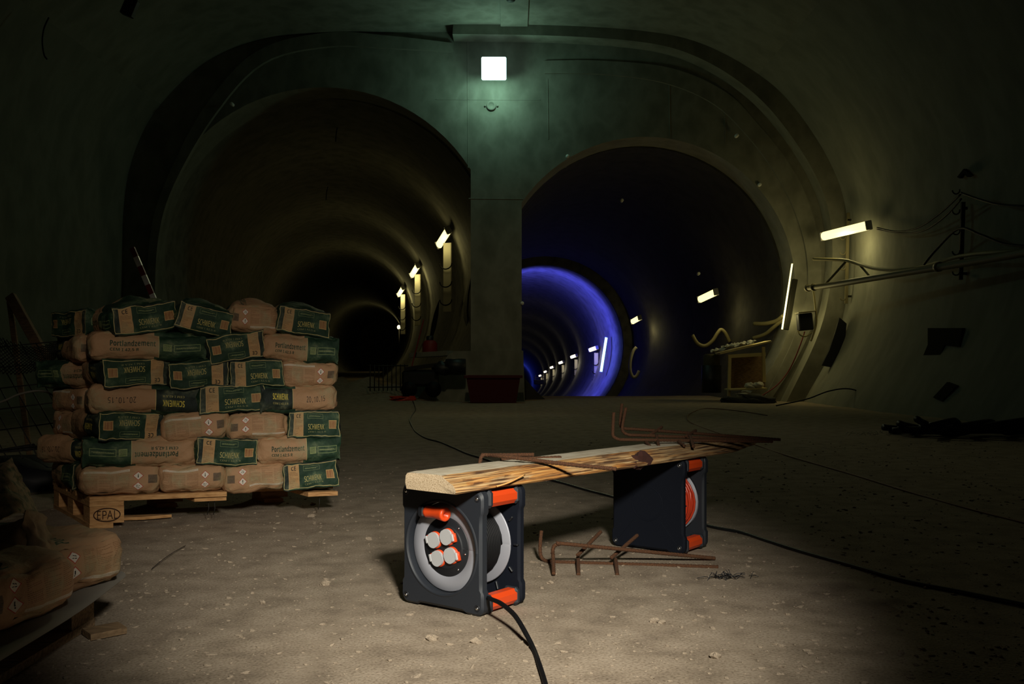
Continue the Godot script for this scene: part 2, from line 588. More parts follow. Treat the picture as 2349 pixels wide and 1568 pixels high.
func tunnels() -> void:
	rings("wall_left_tunnel", L_PATH, 20.6, 120.0, 2.0, M.lining, 0.07)
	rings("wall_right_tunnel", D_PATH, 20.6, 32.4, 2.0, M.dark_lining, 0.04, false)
	rings("wall_deep_tunnel", B_PATH, 32.9, 130.0, 2.0, M.lining, 0.045)
	var st := tool()   # portal frame between the dark section and the deep tunnel
	var xf := Transform3D(Basis(Vector3.RIGHT, PI / 2), Vector3(1.06, 1.39, -33.0))
	lathe(st, xf, [Vector2(2.77, -0.1), Vector2(2.75, 0.06), Vector2(2.84, 0.1), Vector2(2.95, 0.0), Vector2(3.9, 0.0)], 64)
	var o := structure("trim_4")
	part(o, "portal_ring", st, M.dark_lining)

# ---------------------------------------------------------------- lamps
func tube_lamp(label: String, a: Vector3, b: Vector3, face: Vector3, r: float, color: Color, glow_e: float, energy: float, light_off: Vector3, group := "") -> Node3D:
	var mid := (a + b) / 2.0
	var o := thing("fluorescent_lamp", label, "lamp", mid, Basis(), group)
	var ax := (b - a).normalized()
	var len_ := a.distance_to(b)
	face = (face - ax * face.dot(ax)).normalized()
	var bs := Basis(ax, face, ax.cross(face))
	var st := tool()
	var prof := PackedVector2Array()   # half-round diffuser
	for k in 9:
		var t := PI * k / 8.0
		prof.append(Vector2(-cos(t) * r, sin(t) * r * 0.9))
	prism(st, Transform3D(Basis(bs.z, bs.y, -bs.x), Vector3.ZERO), prof, -len_ / 2, len_ / 2)
	part(o, "glowing_diffuser", st, glow(color, glow_e))
	st = tool(false)
	box(st, Transform3D(bs, -face * r * 0.35), Vector3(len_ + 0.02, r * 0.7, r * 2.1), 0.01)
	part(o, "lamp_housing", st, M.steel_dark)
	for s: float in [-1.0, 1.0]:
		st = tool(false)
		box(st, Transform3D(bs, ax * s * (len_ / 2 + r * 0.25) + face * r * 0.2), Vector3(r * 0.5, r * 1.5, r * 2.0), 0.01)
		part(o, "lamp_end_cap", st, M.lid)
	omni("lamp_light", light_off, energy if energy > 0.0 else 0.3, color if energy > 0.0 else Color8(70, 70, 255), minf(0.25, len_ / 4), o)
	return o

func lamp_board(label: String, p: Vector3, r: float, toward: Vector3, h: float, w: float) -> void:   # the pale board with cable hooks under a tunnel lamp
	var o := thing("mounting_board", label, "board", p, Basis(), "")
	var st := tool(false)
	var n := toward.normalized()
	var x := Vector3.UP.cross(n).normalized()
	box(st, Transform3D(Basis(x, Vector3.UP, n), Vector3(0, -h / 2, 0)), Vector3(w, h, 0.05), 0.01)
	part(o, "board", st, M.pale_board)
	for k in 3:
		st = tool()
		var c := Vector3(0, -h * (0.3 + 0.26 * k), 0) + n * 0.05
		var pts := []
		for i in 9:
			var t := PI + PI * i / 8.0
			pts.append(c + x * cos(t) * w * 0.75 + Vector3.UP * sin(t) * w * 0.6 + n * 0.04)
		tube(st, smooth_path(pts, 2), r * 0.16, 6)
		part(o, "cable_loop", st, M.rubber)

func lamps() -> void:
	var warm := Color8(255, 238, 160)
	# floodlight over the pier
	var fl := at(1133, 158, 19.3)
	var o := thing("floodlight", "square white floodlight shining over the concrete pier between the tunnels", "lamp", fl)
	var st := tool(false)
	var tilt := Basis(Vector3.RIGHT, deg_to_rad(12))
	box(st, Transform3D(tilt, Vector3(0, 0, 0.02)), Vector3(0.5, 0.44, 0.18), 0.02)
	part(o, "glowing_glass", st, glow(Color8(205, 255, 240), 2.0))
	st = tool(false)
	box(st, Transform3D(tilt, Vector3(0, 0, -0.11)), Vector3(0.4, 0.36, 0.07), 0.03)
	part(o, "lamp_housing", st, M.steel_dark)
	st = tool(false)
	box(st, Transform3D(Basis(), Vector3(0, 0.02, -0.26)), Vector3(0.08, 0.06, 0.34), 0.01)
	part(o, "bracket", st, M.steel_dark)
	omni("lamp_light", Vector3(0, -0.3, 0.24), 0.68, Color8(186, 255, 222), 0.12, o)
	spot("lamp_beam", Vector3(0, -0.05, 0.24), Vector3(-0.2, -6.6, 14.0), 6.5, Color8(255, 252, 196), 38.0, 1.0, 0.2, o)
	# unseen floodlight up on the crown, placed to light the pier and far floor
	var unseen_lamp := thing("floodlight", "unseen lamp at the crown of the chamber, placed to light the pier and far floor", "lamp", Vector3(-0.4, 6.85, -10.0))
	var look := Basis.looking_at(Vector3(0, -0.55, -1.0))
	st = tool(false)
	box(st, Transform3D(look, look * Vector3(0, 0, -0.03)), Vector3(0.5, 0.44, 0.05), 0.02)
	part(unseen_lamp, "glowing_glass", st, glow(Color8(255, 244, 206), 1.2))
	st = tool(false)
	box(st, Transform3D(look, look * Vector3(0, 0, 0.06)), Vector3(0.53, 0.47, 0.12), 0.03)
	part(unseen_lamp, "lamp_housing", st, M.steel_dark)
	st = tool(false)
	box(st, Transform3D(Basis(), Vector3(0, 0.44, 0.05)), Vector3(0.06, 0.5, 0.06), 0.01)
	part(unseen_lamp, "bracket", st, M.steel_dark)
	spot("lamp_beam", Vector3(0, -0.06, -0.12), Vector3(0.1, -6.4, -8.0), 4.4, Color8(255, 240, 190), 30.0, 1.0, 0.2, unseen_lamp)
	# chamber wall, right
	tube_lamp("bright yellowish tube lamp on the right chamber wall above the long pipe", Vector3(6.22, 3.3, -19.1), Vector3(6.55, 3.3, -17.6), Vector3(-1, -0.2, 0.5), 0.085, warm, 1.8, 0.36, Vector3(-0.06, -0.26, 0.1))
	# upright lamp in the right mouth
	tube_lamp("thin upright tube lamp at the right edge of the right tunnel mouth", at(1818, 605, 19.5), at(1795, 755, 19.5), Vector3(-1, 0, 0.12), 0.026, warm, 2.4, 0.4, Vector3(-0.3, -0.3, 0.22))
	var ul := get_child(get_child_count() - 1)
	st = tool(false)
	beam(st, at(1824, 640, 19.5) - ul.position, at(1803, 756, 19.5) - ul.position, 0.10, 0.08, Vector3.BACK, 0.01)
	part(ul, "ballast_tray", st, M.matte_black)
	omni("leak_light", at(1826, 726, 19.55) - ul.position, 0.035, warm, 0.05, ul)
	# dark right tunnel
	tube_lamp("tilted tube lamp on the dark wall above the workbench", at(1607, 686, 23.9), at(1643, 669, 23.0), Vector3(-0.9, -0.1, 0.8), 0.085, warm, 1.8, 0.14, Vector3(0.25, -0.45, 0.3))
	tube_lamp("small tilted tube lamp deep in the right tunnel beside the blue ring", at(1452, 737, 30.8), at(1468, 728, 30.2), Vector3(-0.9, -0.1, 0.8), 0.085, warm, 1.8, 0.14, Vector3(0.25, -0.4, 0.3))
	# left tunnel
	var places := [[1022, 545, 26.4, "largest and nearest lamp on the right side of the left tunnel", "largest"], [955, 620, 35.6, "middle lamp of the row on the right side of the left tunnel", "middle"], [922, 668, 45.8, "third and lowest lamp of the row in the left tunnel", "third"]]
	for q: Array in places:
		var p := at(q[0], q[1], q[2])
		tube_lamp(q[3], p + Vector3(-0.2, -0.12, -0.5), p + Vector3(0.12, 0.14, 0.5), Vector3(-0.8, -0.3, 0.8), 0.11, warm, 2.0, 0.16 + 0.022 * (q[2] - 26.0), Vector3(-0.12, -0.3, 0.32))
		lamp_board("pale board with cable loops under the %s lamp of the left tunnel" % q[4], p + Vector3(0.06, -0.15, 0.06), 0.11, Vector3(-0.5, 0, 0.9), 1.9, 0.26)
	ball_lamp("small round lamp far down the left tunnel", at(915, 750, 88.0), 0.16, warm)
	# blue tube and the lamps of the deep tunnel
	tube_lamp("blue-white upright tube lamp leaning inside the blue ring", at(1391, 774, 34.6), at(1379, 852, 34.6), Vector3(-0.6, 0, 1.0), 0.05, Color8(150, 214, 255), 3.0, 0.0, Vector3(-0.55, 0.1, 0.1))
	spot("blue_ring_light", Vector3(1.2, 1.7, -33.05), Vector3(0.9, 1.6, -40.0), 26.0, Color8(80, 84, 255), 86.0, 0.5, 0.3)  # unseen source in the portal, apart from the tube, lighting the blue ring
	var deep := [[1362, 800, 37.0], [1317, 817, 47.0], [1288, 831, 57.0], [1267, 842, 67.0], [1252, 852, 77.0], [1240, 861, 87.0]]
	var order := ["first and largest", "second", "third", "fourth", "fifth", "sixth and farthest"]
	for i in deep.size():
		var q: Array = deep[i]
		var p := at(q[0], q[1], q[2])
		tube_lamp("%s of the row of lamps curving down the blue tunnel" % order[i], p + Vector3(-0.10, -0.03, -0.4), p + Vector3(0.10, 0.05, 0.4), Vector3(-0.8, -0.2, 0.8), 0.075, Color8(255, 244, 210), 2.0, 0.12, Vector3(-0.1, -0.35, 0.45))
		lamp_board("pale board with cable loops under the %s lamp of the blue tunnel" % order[i].split(" ")[0], p + Vector3(0.1, -0.15, 0.0), 0.11, Vector3(-0.5, 0, 0.9), 1.25, 0.17)
	var far := at(1228, 845, 112.0)
	omni("far_blue_light", Vector3(0.3, -0.6, -111.0), 3.0, Color8(60, 80, 255), 0.3)
	# small round survey targets on the concrete
	var spots := [[531, 238, 19.55, "target at the upper left of the left tunnel mouth"], [1302, 358, 19.7, "survey target on the upper left edge of the right tunnel mouth"], [1691, 310, 19.55, "survey target on the ring at the upper right of the right mouth"], [1743, 423, 19.7, "survey target on the right edge of the right tunnel mouth"], [1198, 695, 19.7, "survey target halfway up the right edge of the pier"], [1427, 459, 21.3, "faint survey target high in the dark right tunnel"], [1603, 627, 22.0, "faint survey target above the tilted lamp in the right tunnel"]]
	for q: Array in spots:
		st = tool()
		lathe(st, Transform3D(Basis(Vector3.RIGHT, PI / 2), Vector3.ZERO), [Vector2(0.036, -0.1), Vector2(0.036, 0.01), Vector2(0.03, 0.016), Vector2(0.0, 0.018)], 16)
		var t := part(self, "survey_target", st, M.white)
		t.position = at(q[0], q[1], q[2])
		tag(t, "small round white " + q[3], "survey target", "survey targets on the concrete")

func ball_lamp(label: String, p: Vector3, r: float, color: Color) -> void:
	var o := thing("round_lamp", label, "lamp", p)
	var st := tool()
	lumps(st, Vector3.ZERO, Vector3(r, r * 1.2, r), 3, 0.02, 16)
	part(o, "glowing_globe", st, glow(color, 5.0))
	omni("lamp_light", Vector3(-0.1, -0.1, 0.5), 0.8, color, 0.1, o)
	st = tool()
	tube(st, PackedVector3Array([Vector3(0.02, -r, 0), Vector3(0.05, -2.2, 0)]), 0.04, 8)
	part(o, "post", st, M.steel_dark)

# ---------------------------------------------------------------- ground
func floor_y(x: float, d: float) -> float:
	var y := fn.get_noise_2d(x * 1.1, d * 1.1) * 0.006
	if d > 5.0:
		y += fn.get_noise_2d(x * 0.25 + 40, d * 0.25) * 0.03 * smoothstep(5.0, 9.0, d)
	# spoil bank running into the left tunnel
	var bank := smoothstep(18.0, 22.0, d) * exp(-pow((x + 3.3 + (d - 20.0) * 0.12) / 1.2, 2.0)) * 0.42
	y += bank + bank * 0.25 * sin(x * 9.0)
	return y

func ground() -> void:
	var xs := []
	var x := -10.0
	while x <= 9.0:
		xs.append(x)
		x += 0.05 if absf(x + 0.2) < 2.6 else 0.25
	var ds := []
	var d := -8.0
	while d < 22.6:
		ds.append(d)
		d += 0.5 if d < 1.5 else 0.05 if d < 6.0 else 0.25
	ds.append(22.6)
	var v := PackedVector3Array()
	var idx := PackedInt32Array()
	var w := xs.size()
	for dd: float in ds:
		for xx: float in xs:
			v.append(Vector3(xx, floor_y(xx, dd), -dd))
	for i in ds.size() - 1:
		for k in w - 1:
			var a := i * w + k
			idx.append_array(PackedInt32Array([a, a + w, a + 1, a + 1, a + w, a + w + 1]))
	# thickness: a skirt and an underside
	var n0 := v.size()
	v.append_array(PackedVector3Array([Vector3(-10, -0.4, 8), Vector3(9, -0.4, 8), Vector3(9, -0.4, -22.6), Vector3(-10, -0.4, -22.6), Vector3(-10, 0, -22.6), Vector3(9, 0, -22.6)]))
	idx.append_array(PackedInt32Array([n0, n0 + 2, n0 + 1, n0, n0 + 3, n0 + 2, n0 + 3, n0 + 4, n0 + 2, n0 + 2, n0 + 4, n0 + 5]))
	var a := []
	a.resize(Mesh.ARRAY_MAX)
	a[Mesh.ARRAY_VERTEX] = v
	a[Mesh.ARRAY_INDEX] = idx
	var am := ArrayMesh.new()
	am.add_surface_from_arrays(Mesh.PRIMITIVE_TRIANGLES, a)
	var st := SurfaceTool.new()
	st.create_from(am, 0)
	st.generate_normals()
	var f := put(self, "floor", st.commit(), M.dirt)
	f.set_meta("kind", "structure")
	# floor inside the left tunnel
	st = tool(false)
	box(st, Transform3D(Basis(Vector3.UP, 0.16), Vector3(-9.5, -0.1, -58)), Vector3(7, 0.3, 74), 0.02)
	var f2 := structure("floor_left_tunnel")
	part(f2, "invert", st, M.dirt)
	# grit: thousands of crumbs and chips, nobody could count them
	st = tool(false)
	lumps(st, Vector3.ZERO, Vector3(1, 0.6, 0.8), 5, 0.7, 6)
	var mm := MultiMesh.new()
	mm.transform_format = MultiMesh.TRANSFORM_3D
	mm.mesh = mesh_of(st)
	mm.instance_count = 16000
	for i in 16000:
		var dd := 1.9 + 7.5 * pow(rng.randf(), 1.5)
		var xx := rng.randf_range(-0.62, 0.62) * dd
		var s := 0.0016 + 0.0085 * pow(rng.randf(), 6.0)
		var b := Basis.from_euler(Vector3(rng.randf() * 0.5, rng.randf() * TAU, rng.randf() * 0.5)).scaled(Vector3(s * rng.randf_range(0.8, 1.8), s * rng.randf_range(0.5, 1.0), s * rng.randf_range(0.8, 1.6)))
		mm.set_instance_transform(i, Transform3D(b, Vector3(xx, floor_y(xx, dd) + s * 0.1, -dd)))
	var g := MultiMeshInstance3D.new()
	g.name = "grit"
	g.multimesh = mm
	g.material_override = M.stone
	add_child(g, true)
	g.set_meta("kind", "stuff")
	tag(g, "pale grit and crumbs scattered over the dusty floor", "grit")
	# single larger stones
	var stones := [[846, 1236, 0.016, "upright stone on the bare floor left of the near cable reel"], [746, 1338, 0.02, "dark stone chip on the floor left of the near cable reel"], [602, 1380, 0.012, "pale stone on the open floor between pallets and near reel"], [1262, 1333, 0.013, "grey stone in front of the rebar pieces on the floor"], [135, 1446, 0.022, "flat stone by the corner of the near left pallet"], [1500, 1425, 0.014, "pale stone right of the cable in the front floor"], [1518, 1428, 0.012, "small stone chip right of the cable in the front floor"], [990, 1463, 0.018, "flat stone below the near cable reel at the front"], [1092, 1470, 0.016, "pale stone just left of the near black cable"], [1640, 1505, 0.016, "pale stone in the front right floor"], [718, 1156, 0.014, "small white stone right of the tall pallet"], [715, 1182, 0.018, "long white stone on the floor right of the tall pallet"]]
	var k := 0
	for q: Array in stones:
		st = tool(false)
		lumps(st, Vector3.ZERO, Vector3(q[2] * 1.0, q[2] * 0.6, q[2] * 0.75), 30 + k, 0.7, 10)
		var s := part(self, "stone", st, M.stone)
		s.position = on_floor(q[0], q[1], 0.004)
		s.position.y = floor_y(s.position.x, -s.position.z) + q[2] * 0.25
		tag(s, q[3], "stone", "loose stones on the dusty floor")
		k += 1
	# dark tufts of straw-like dirt
	for q: Array in [[1666, 1327, "dark tuft of swept dirt on the floor right of the rebar pieces"], [2010, 1003, "dark scrap of dirt on the floor in front of the right wall"]]:
		var p := on_floor(q[0], q[1])
		var o := thing("dirt_tuft", q[2], "dirt", Vector3(p.x, floor_y(p.x, -p.z), p.z))
		st = tool()
		for i in 34:
			var c := Vector3(rng.randfn() * 0.045, 0.004 + rng.randf() * 0.01, rng.randfn() * 0.018) * (-p.z / 3.3)
			var dir := Vector3(rng.randf_range(-1, 1), rng.randf_range(-0.1, 0.5), rng.randf_range(-0.5, 0.5)).normalized() * 0.02
			tube(st, PackedVector3Array([c - dir, c + dir * 0.3 + Vector3(0, 0.003, 0), c + dir]), 0.0012, 5)
		var mm2 := part(o, "fibres", st, M.black2)
		mm2.set_meta("kind", "stuff")

# ---------------------------------------------------------------- cable reels
func cheek(st: SurfaceTool, hx: float, hy: float, hole: float, z0: float, z1: float, bev: float) -> void:   # a rounded square plate with thicker corners and a round hole
	var pts := PackedVector2Array()
	var rc := 0.026
	for q in 4:
		var sx := 1.0 if q == 0 or q == 3 else -1.0
		var sy := 1.0 if q < 2 else -1.0
		var c := Vector2(sx * (hx - rc), sy * (hy - rc))
		var a0 := PI / 2 * q
		var run := []
		run.append_array([[0.10, -0.006], [0.074, -0.006], [0.064, 0.0], [0.045, 0.0]])
		for e: Array in run:   # along the side before the corner
			var along := Vector2(sin(a0), -cos(a0))
			var outw := Vector2(cos(a0), sin(a0))
			var corner := Vector2(sx * hx, sy * hy)
			pts.append(corner + along * (e[0]) + outw * e[1])
		for k in 9:
			var a := a0 + PI / 2 * k / 8.0
			pts.append(c + Vector2(cos(a), sin(a)) * rc)
		run.reverse()
		for e: Array in run:
			var along := Vector2(-cos(a0), -sin(a0))
			var outw := Vector2(-sin(a0), cos(a0))
			var corner := Vector2(sx * hx, sy * hy)
			pts.append(corner + along * e[0] + outw * e[1])
		for k in [1, 2, 3, 4, 5]:   # the long side between two corners
			var nxt := Vector2(-sx * hx, sy * hy) if q % 2 == 0 else Vector2(sx * hx, -sy * hy)
			var here := Vector2(sx * hx, sy * hy)
			var dirn := (nxt - here).normalized()
			var inw := -Vector2(-sin(a0), cos(a0)) * 0.006
			var l := here.distance_to(nxt) - 0.2
			pts.append(here + dirn * (0.1 + l * k / 6.0) + inw)
	var rings_ := []
	for e: Array in [[-1, z1 - 0.004], [-2, z1], [1, z1], [0, z1 - bev], [0, z0 + bev], [1, z0], [-1, z0], [-1, z1 - 0.004]]:
		var ring := []
		for p in pts:
			var o := p
			if e[0] == 1:
				o = p - p.normalized() * bev * 1.2
			elif e[0] == -1:
				o = p.normalized() * hole
			elif e[0] == -2:
				o = p.normalized() * (hole + 0.004)
			ring.append(Vector3(o.x, o.y, e[1]))
		rings_.append(ring)
	for i in rings_.size() - 1:
		st.set_smooth_group(i)
		for k in pts.size():
			var j := (k + 1) % pts.size()
			quad(st, rings_[i][k], rings_[i + 1][k], rings_[i + 1][j], rings_[i][j])

func round_z(st: SurfaceTool, c: Vector3, profile: Array, segs := 64) -> void:
	lathe(st, Transform3D(Basis(Vector3.RIGHT, PI / 2), c), profile, segs)

const RW := 0.166   # half width
const RH := 0.1865  # half height
func make_reel(label: String, cord: Material, loose: float) -> Node3D:
	var o := thing("cable_reel", label, "cable reel")
	var up := Vector3(0, RH, 0)
	var st := tool(false)
	cheek(st, RW, RH, 0.139, 0.0735, 0.1085, 0.007)
	var fp := part(o, "front_plate", st, M.black)
	fp.position = up
	st = tool()
	round_z(st, Vector3(0, 0, 0.1085), [Vector2(0.139, -0.003), Vector2(0.1405, 0.0025), Vector2(0.145, 0.003), Vector2(0.15, -0.001)])
	part(fp, "rim", st, M.black)
	st = tool(false)
	cheek(st, RW, RH, 0.001, -0.1085, -0.0785, 0.007)
	var bp := part(o, "back_plate", st, M.navy)
	bp.position = up
	st = tool(false)
	round_z(st, Vector3(0, 0.0, -0.1085), [Vector2(0.0, -0.0006), Vector2(0.062, -0.0006), Vector2(0.0632, 0.0012), Vector2(0.0656, 0.0012), Vector2(0.067, -0.0012), Vector2(0.069, -0.0012), Vector2(0.071, 0.001)])
	part(bp, "hub_cover", st, M.navy)
	for sx: float in [-1.0, 1.0]:   # a shallow crease across the plate, and ribs on its inside
		st = tool(false)
		beam(st, Vector3(0.06 * sx, -0.066, -0.1085), Vector3(0.128 * sx, -0.148, -0.1085), 0.0022, 0.0012, Vector3.BACK, 0.0006)
		part(bp, "crease", st, M.navy)
	for k in 12:
		var a := TAU * k / 12.0
		st = tool(false)
		beam(st, Vector3(cos(a) * 0.142, sin(a) * 0.142, -0.0765), Vector3(cos(a) * 0.158, sin(a) * 0.172, -0.0765), 0.006, 0.012, Vector3.BACK, 0.002)
		part(bp, "rib", st, M.black2)
	for s: float in [-1.0, 1.0]:
		for sx: float in [-1.0, 1.0]:
			for sy: float in [-1.0, 1.0]:
				st = tool(false)
				var z := 0.062 if s > 0 else -0.07
				box(st, Transform3D(Basis(), Vector3(sx * (RW - 0.03), sy * (RH - 0.029), z)), Vector3(0.058, 0.056, 0.028), 0.010)
				part(fp if s > 0 else bp, "corner_block", st, M.black)
				st = tool()
				var c := Vector3(sx * (RW - 0.021), sy * (RH - 0.024), 0.1085 * s)
				var xf := Transform3D(Basis(Vector3.RIGHT, PI / 2 * s), c + up)
				lathe(st, xf, [Vector2(0.0105, -0.001), Vector2(0.0105, 0.0008), Vector2(0.0085, 0.0012), Vector2(0.0078, 0.0002), Vector2(0.0, 0.0002)], 18)
				part(o, "screw_seat", st, M.black2)
				st = tool()
				lathe(st, xf, [Vector2(0.0052, 0.0), Vector2(0.0052, 0.0012), Vector2(0.0042, 0.003), Vector2(0.002, 0.0042), Vector2(0.0, 0.0045)], 14)
				part(o, "screw", st, M.chrome)
	for sx: float in [-1.0, 1.0]:
		for sy: float in [-1.0, 1.0]:
			st = tool(false)
			var hex := PackedVector2Array()
			for q: Vector2 in [Vector2(-0.021, -0.012), Vector2(-0.012, -0.023), Vector2(0.013, -0.023), Vector2(0.023, -0.01), Vector2(0.023, 0.01), Vector2(0.013, 0.023), Vector2(-0.012, 0.023), Vector2(-0.021, 0.012)]:
				hex.append(Vector2(q.x * sx, q.y))
			prism(st, Transform3D(Basis(), Vector3(sx * (RW - 0.026), sy * (RH - 0.031), 0.001)), hex, -0.066, 0.066)
			var hb := part(o, "handle", st, M.orange)
			hb.position = up
	for z: float in [-0.066, 0.07]:
		st = tool()
		round_z(st, Vector3(0, 0, z), [Vector2(0.06, -0.003), Vector2(0.134, -0.003), Vector2(0.137, 0.0), Vector2(0.134, 0.003), Vector2(0.06, 0.003)])
		var f2 := part(o, "drum_flange", st, M.silver)
		f2.position = up
	st = tool()
	round_z(st, Vector3(0, 0, 0.082), [Vector2(0.137, -0.006), Vector2(0.137, -0.001), Vector2(0.134, 0.003), Vector2(0.094, 0.003), Vector2(0.091, 0.0)])
	var fl := part(o, "front_ring", st, M.silver)
	fl.position = up
	st = tool()
	round_z(st, Vector3(0, 0, 0), [Vector2(0.1 + loose * 0.02, -0.062), Vector2(0.1 + loose * 0.02, 0.066)])
	var core := part(o, "cable_coil", st, cord)
	core.position = up
	st = tool()
	var helix := []
	var turns := 15
	for i in turns * 24:
		var a := TAU * i / 24.0
		var zz := -0.0575 + 0.118 * i / (turns * 24.0)
		var r := 0.1045 + loose * (fn.get_noise_2d(i * 0.11, 3.0) * 0.004 + 0.0185)
		helix.append(Vector3(cos(a) * r, sin(a) * r, zz + loose * fn.get_noise_2d(i * 0.07, 9.0) * 0.016))
	tube(st, PackedVector3Array(helix), 0.0047, 7)
	if loose > 0.0:
		var h2 := []
		for i in 9 * 24:
			var a := TAU * i / 24.0
			h2.append(Vector3(cos(a) * (0.1275 + 0.003 * fn.get_noise_2d(i * 0.09, 21.0)), sin(a) * (0.1275 + 0.003 * fn.get_noise_2d(i * 0.09, 21.0)), -0.05 + 0.1 * i / 216.0 + fn.get_noise_2d(i * 0.06, 33.0) * 0.022))
		tube(st, PackedVector3Array(h2), 0.0047, 7)
	part(core, "winding", st, cord)
	# socket panel
	st = tool()
	round_z(st, Vector3(0, 0, 0.078), [Vector2(0.092, -0.004), Vector2(0.092, 0.004), Vector2(0.089, 0.007), Vector2(0.07, 0.005), Vector2(0.067, 0.0085), Vector2(0.064, 0.010), Vector2(0.0, 0.010)])
	var sp := part(o, "socket_panel", st, M.black2)
	sp.position = up
	for q: Vector2 in [Vector2(0.052, 0.062), Vector2(0.078, -0.014), Vector2(0.05, -0.064)]:
		st = tool()
		round_z(st, Vector3(q.x, q.y, 0.084), [Vector2(0.0035, 0.0), Vector2(0.003, 0.002), Vector2(0.0, 0.0025)], 12)
		part(sp, "panel_screw", st, M.chrome)
	var tilt := Basis(Vector3.BACK, deg_to_rad(16))
	for sx: float in [-1.0, 1.0]:
		for sy: float in [-1.0, 1.0]:
			var c := up + tilt * Vector3(sx * 0.0275 - 0.006, sy * 0.0285 + 0.0, 0.0)
			st = tool()
			round_z(st, c + Vector3(0.002, 0.0, 0.086), [Vector2(0.0265, 0.0), Vector2(0.0265, 0.006), Vector2(0.0245, 0.0075), Vector2(0.0, 0.0075)], 28)
			box(st, Transform3D(tilt, c + Vector3(sx * 0.0245 + 0.003, 0.0, 0.0915)), Vector3(0.013, 0.028, 0.012), 0.002)
			var so := part(o, "socket", st, M.orange)
			st = tool(false)
			var lid := PackedVector2Array()
			for k in 28:
				var a := TAU * k / 28.0
				var rr := 0.0245
				if absf(sin(a * 4.0 + 0.6)) > 0.96:
					rr = 0.0235
				lid.append(Vector2(cos(a), sin(a)) * rr)
			prism(st, Transform3D(tilt, c), lid, 0.093, 0.1005)
			box(st, Transform3D(tilt, c + Vector3(sx * 0.0262, 0.001 * sx, 0.0975)), Vector3(0.009, 0.023, 0.008), 0.0015)
			part(so, "socket_lid", st, M.lid)
	# crank with its folded grip
	st = tool()
	var kx := Transform3D(Basis(Vector3.UP, deg_to_rad(-8)) * Basis(Vector3.BACK, -PI / 2), up + Vector3(-0.012, 0.107, 0.116))
	lathe(st, kx, [Vector2(0.0, -0.046), Vector2(0.0155, -0.046), Vector2(0.0185, -0.042), Vector2(0.0185, -0.034), Vector2(0.0175, -0.030), Vector2(0.0165, 0.0), Vector2(0.0205, 0.036), Vector2(0.0215, 0.044), Vector2(0.019, 0.047), Vector2(0.009, 0.047), Vector2(0.006, 0.030), Vector2(0.0, 0.030)], 14)
	var grip := part(o, "crank_grip", st, M.orange)
	st = tool(false)
	box(st, Transform3D(Basis(), up + Vector3(-0.066, 0.107, 0.108)), Vector3(0.026, 0.034, 0.044), 0.006)
	part(grip, "hinge", st, M.black2)
	return o

func reels() -> void:
	var turn := Basis(Vector3.UP, deg_to_rad(-37.7))
	var a := make_reel("dark cable reel in front with four grey-lidded sockets, orange handles and black cord", M.rubber, 0.0)
	a.transform = Transform3D(turn, Vector3(-0.152, 0.002, -3.017))
	var b := make_reel("rear cable reel with its plain dark back turned forward and an orange cord coil", M.cord_orange, 1.0)
	var turn_b := Basis(Vector3.UP, deg_to_rad(-37.0 + 180.0))
	# its front right corner stands at (0.674, -3.75)
	b.transform = Transform3D(turn_b, Vector3(0.674, 0.004, -3.75) - turn_b * Vector3(-RW, 0, -0.1085))

# ---------------------------------------------------------------- plank and reinforcing bars
const PL0 := Vector3(-0.162, 0.377, -2.746)
const PLL := Vector3(1, 0, 0)    # along the plank, in its own axes
const PLW := Vector3(0, 0, -1)   # across it, away from the bark edge

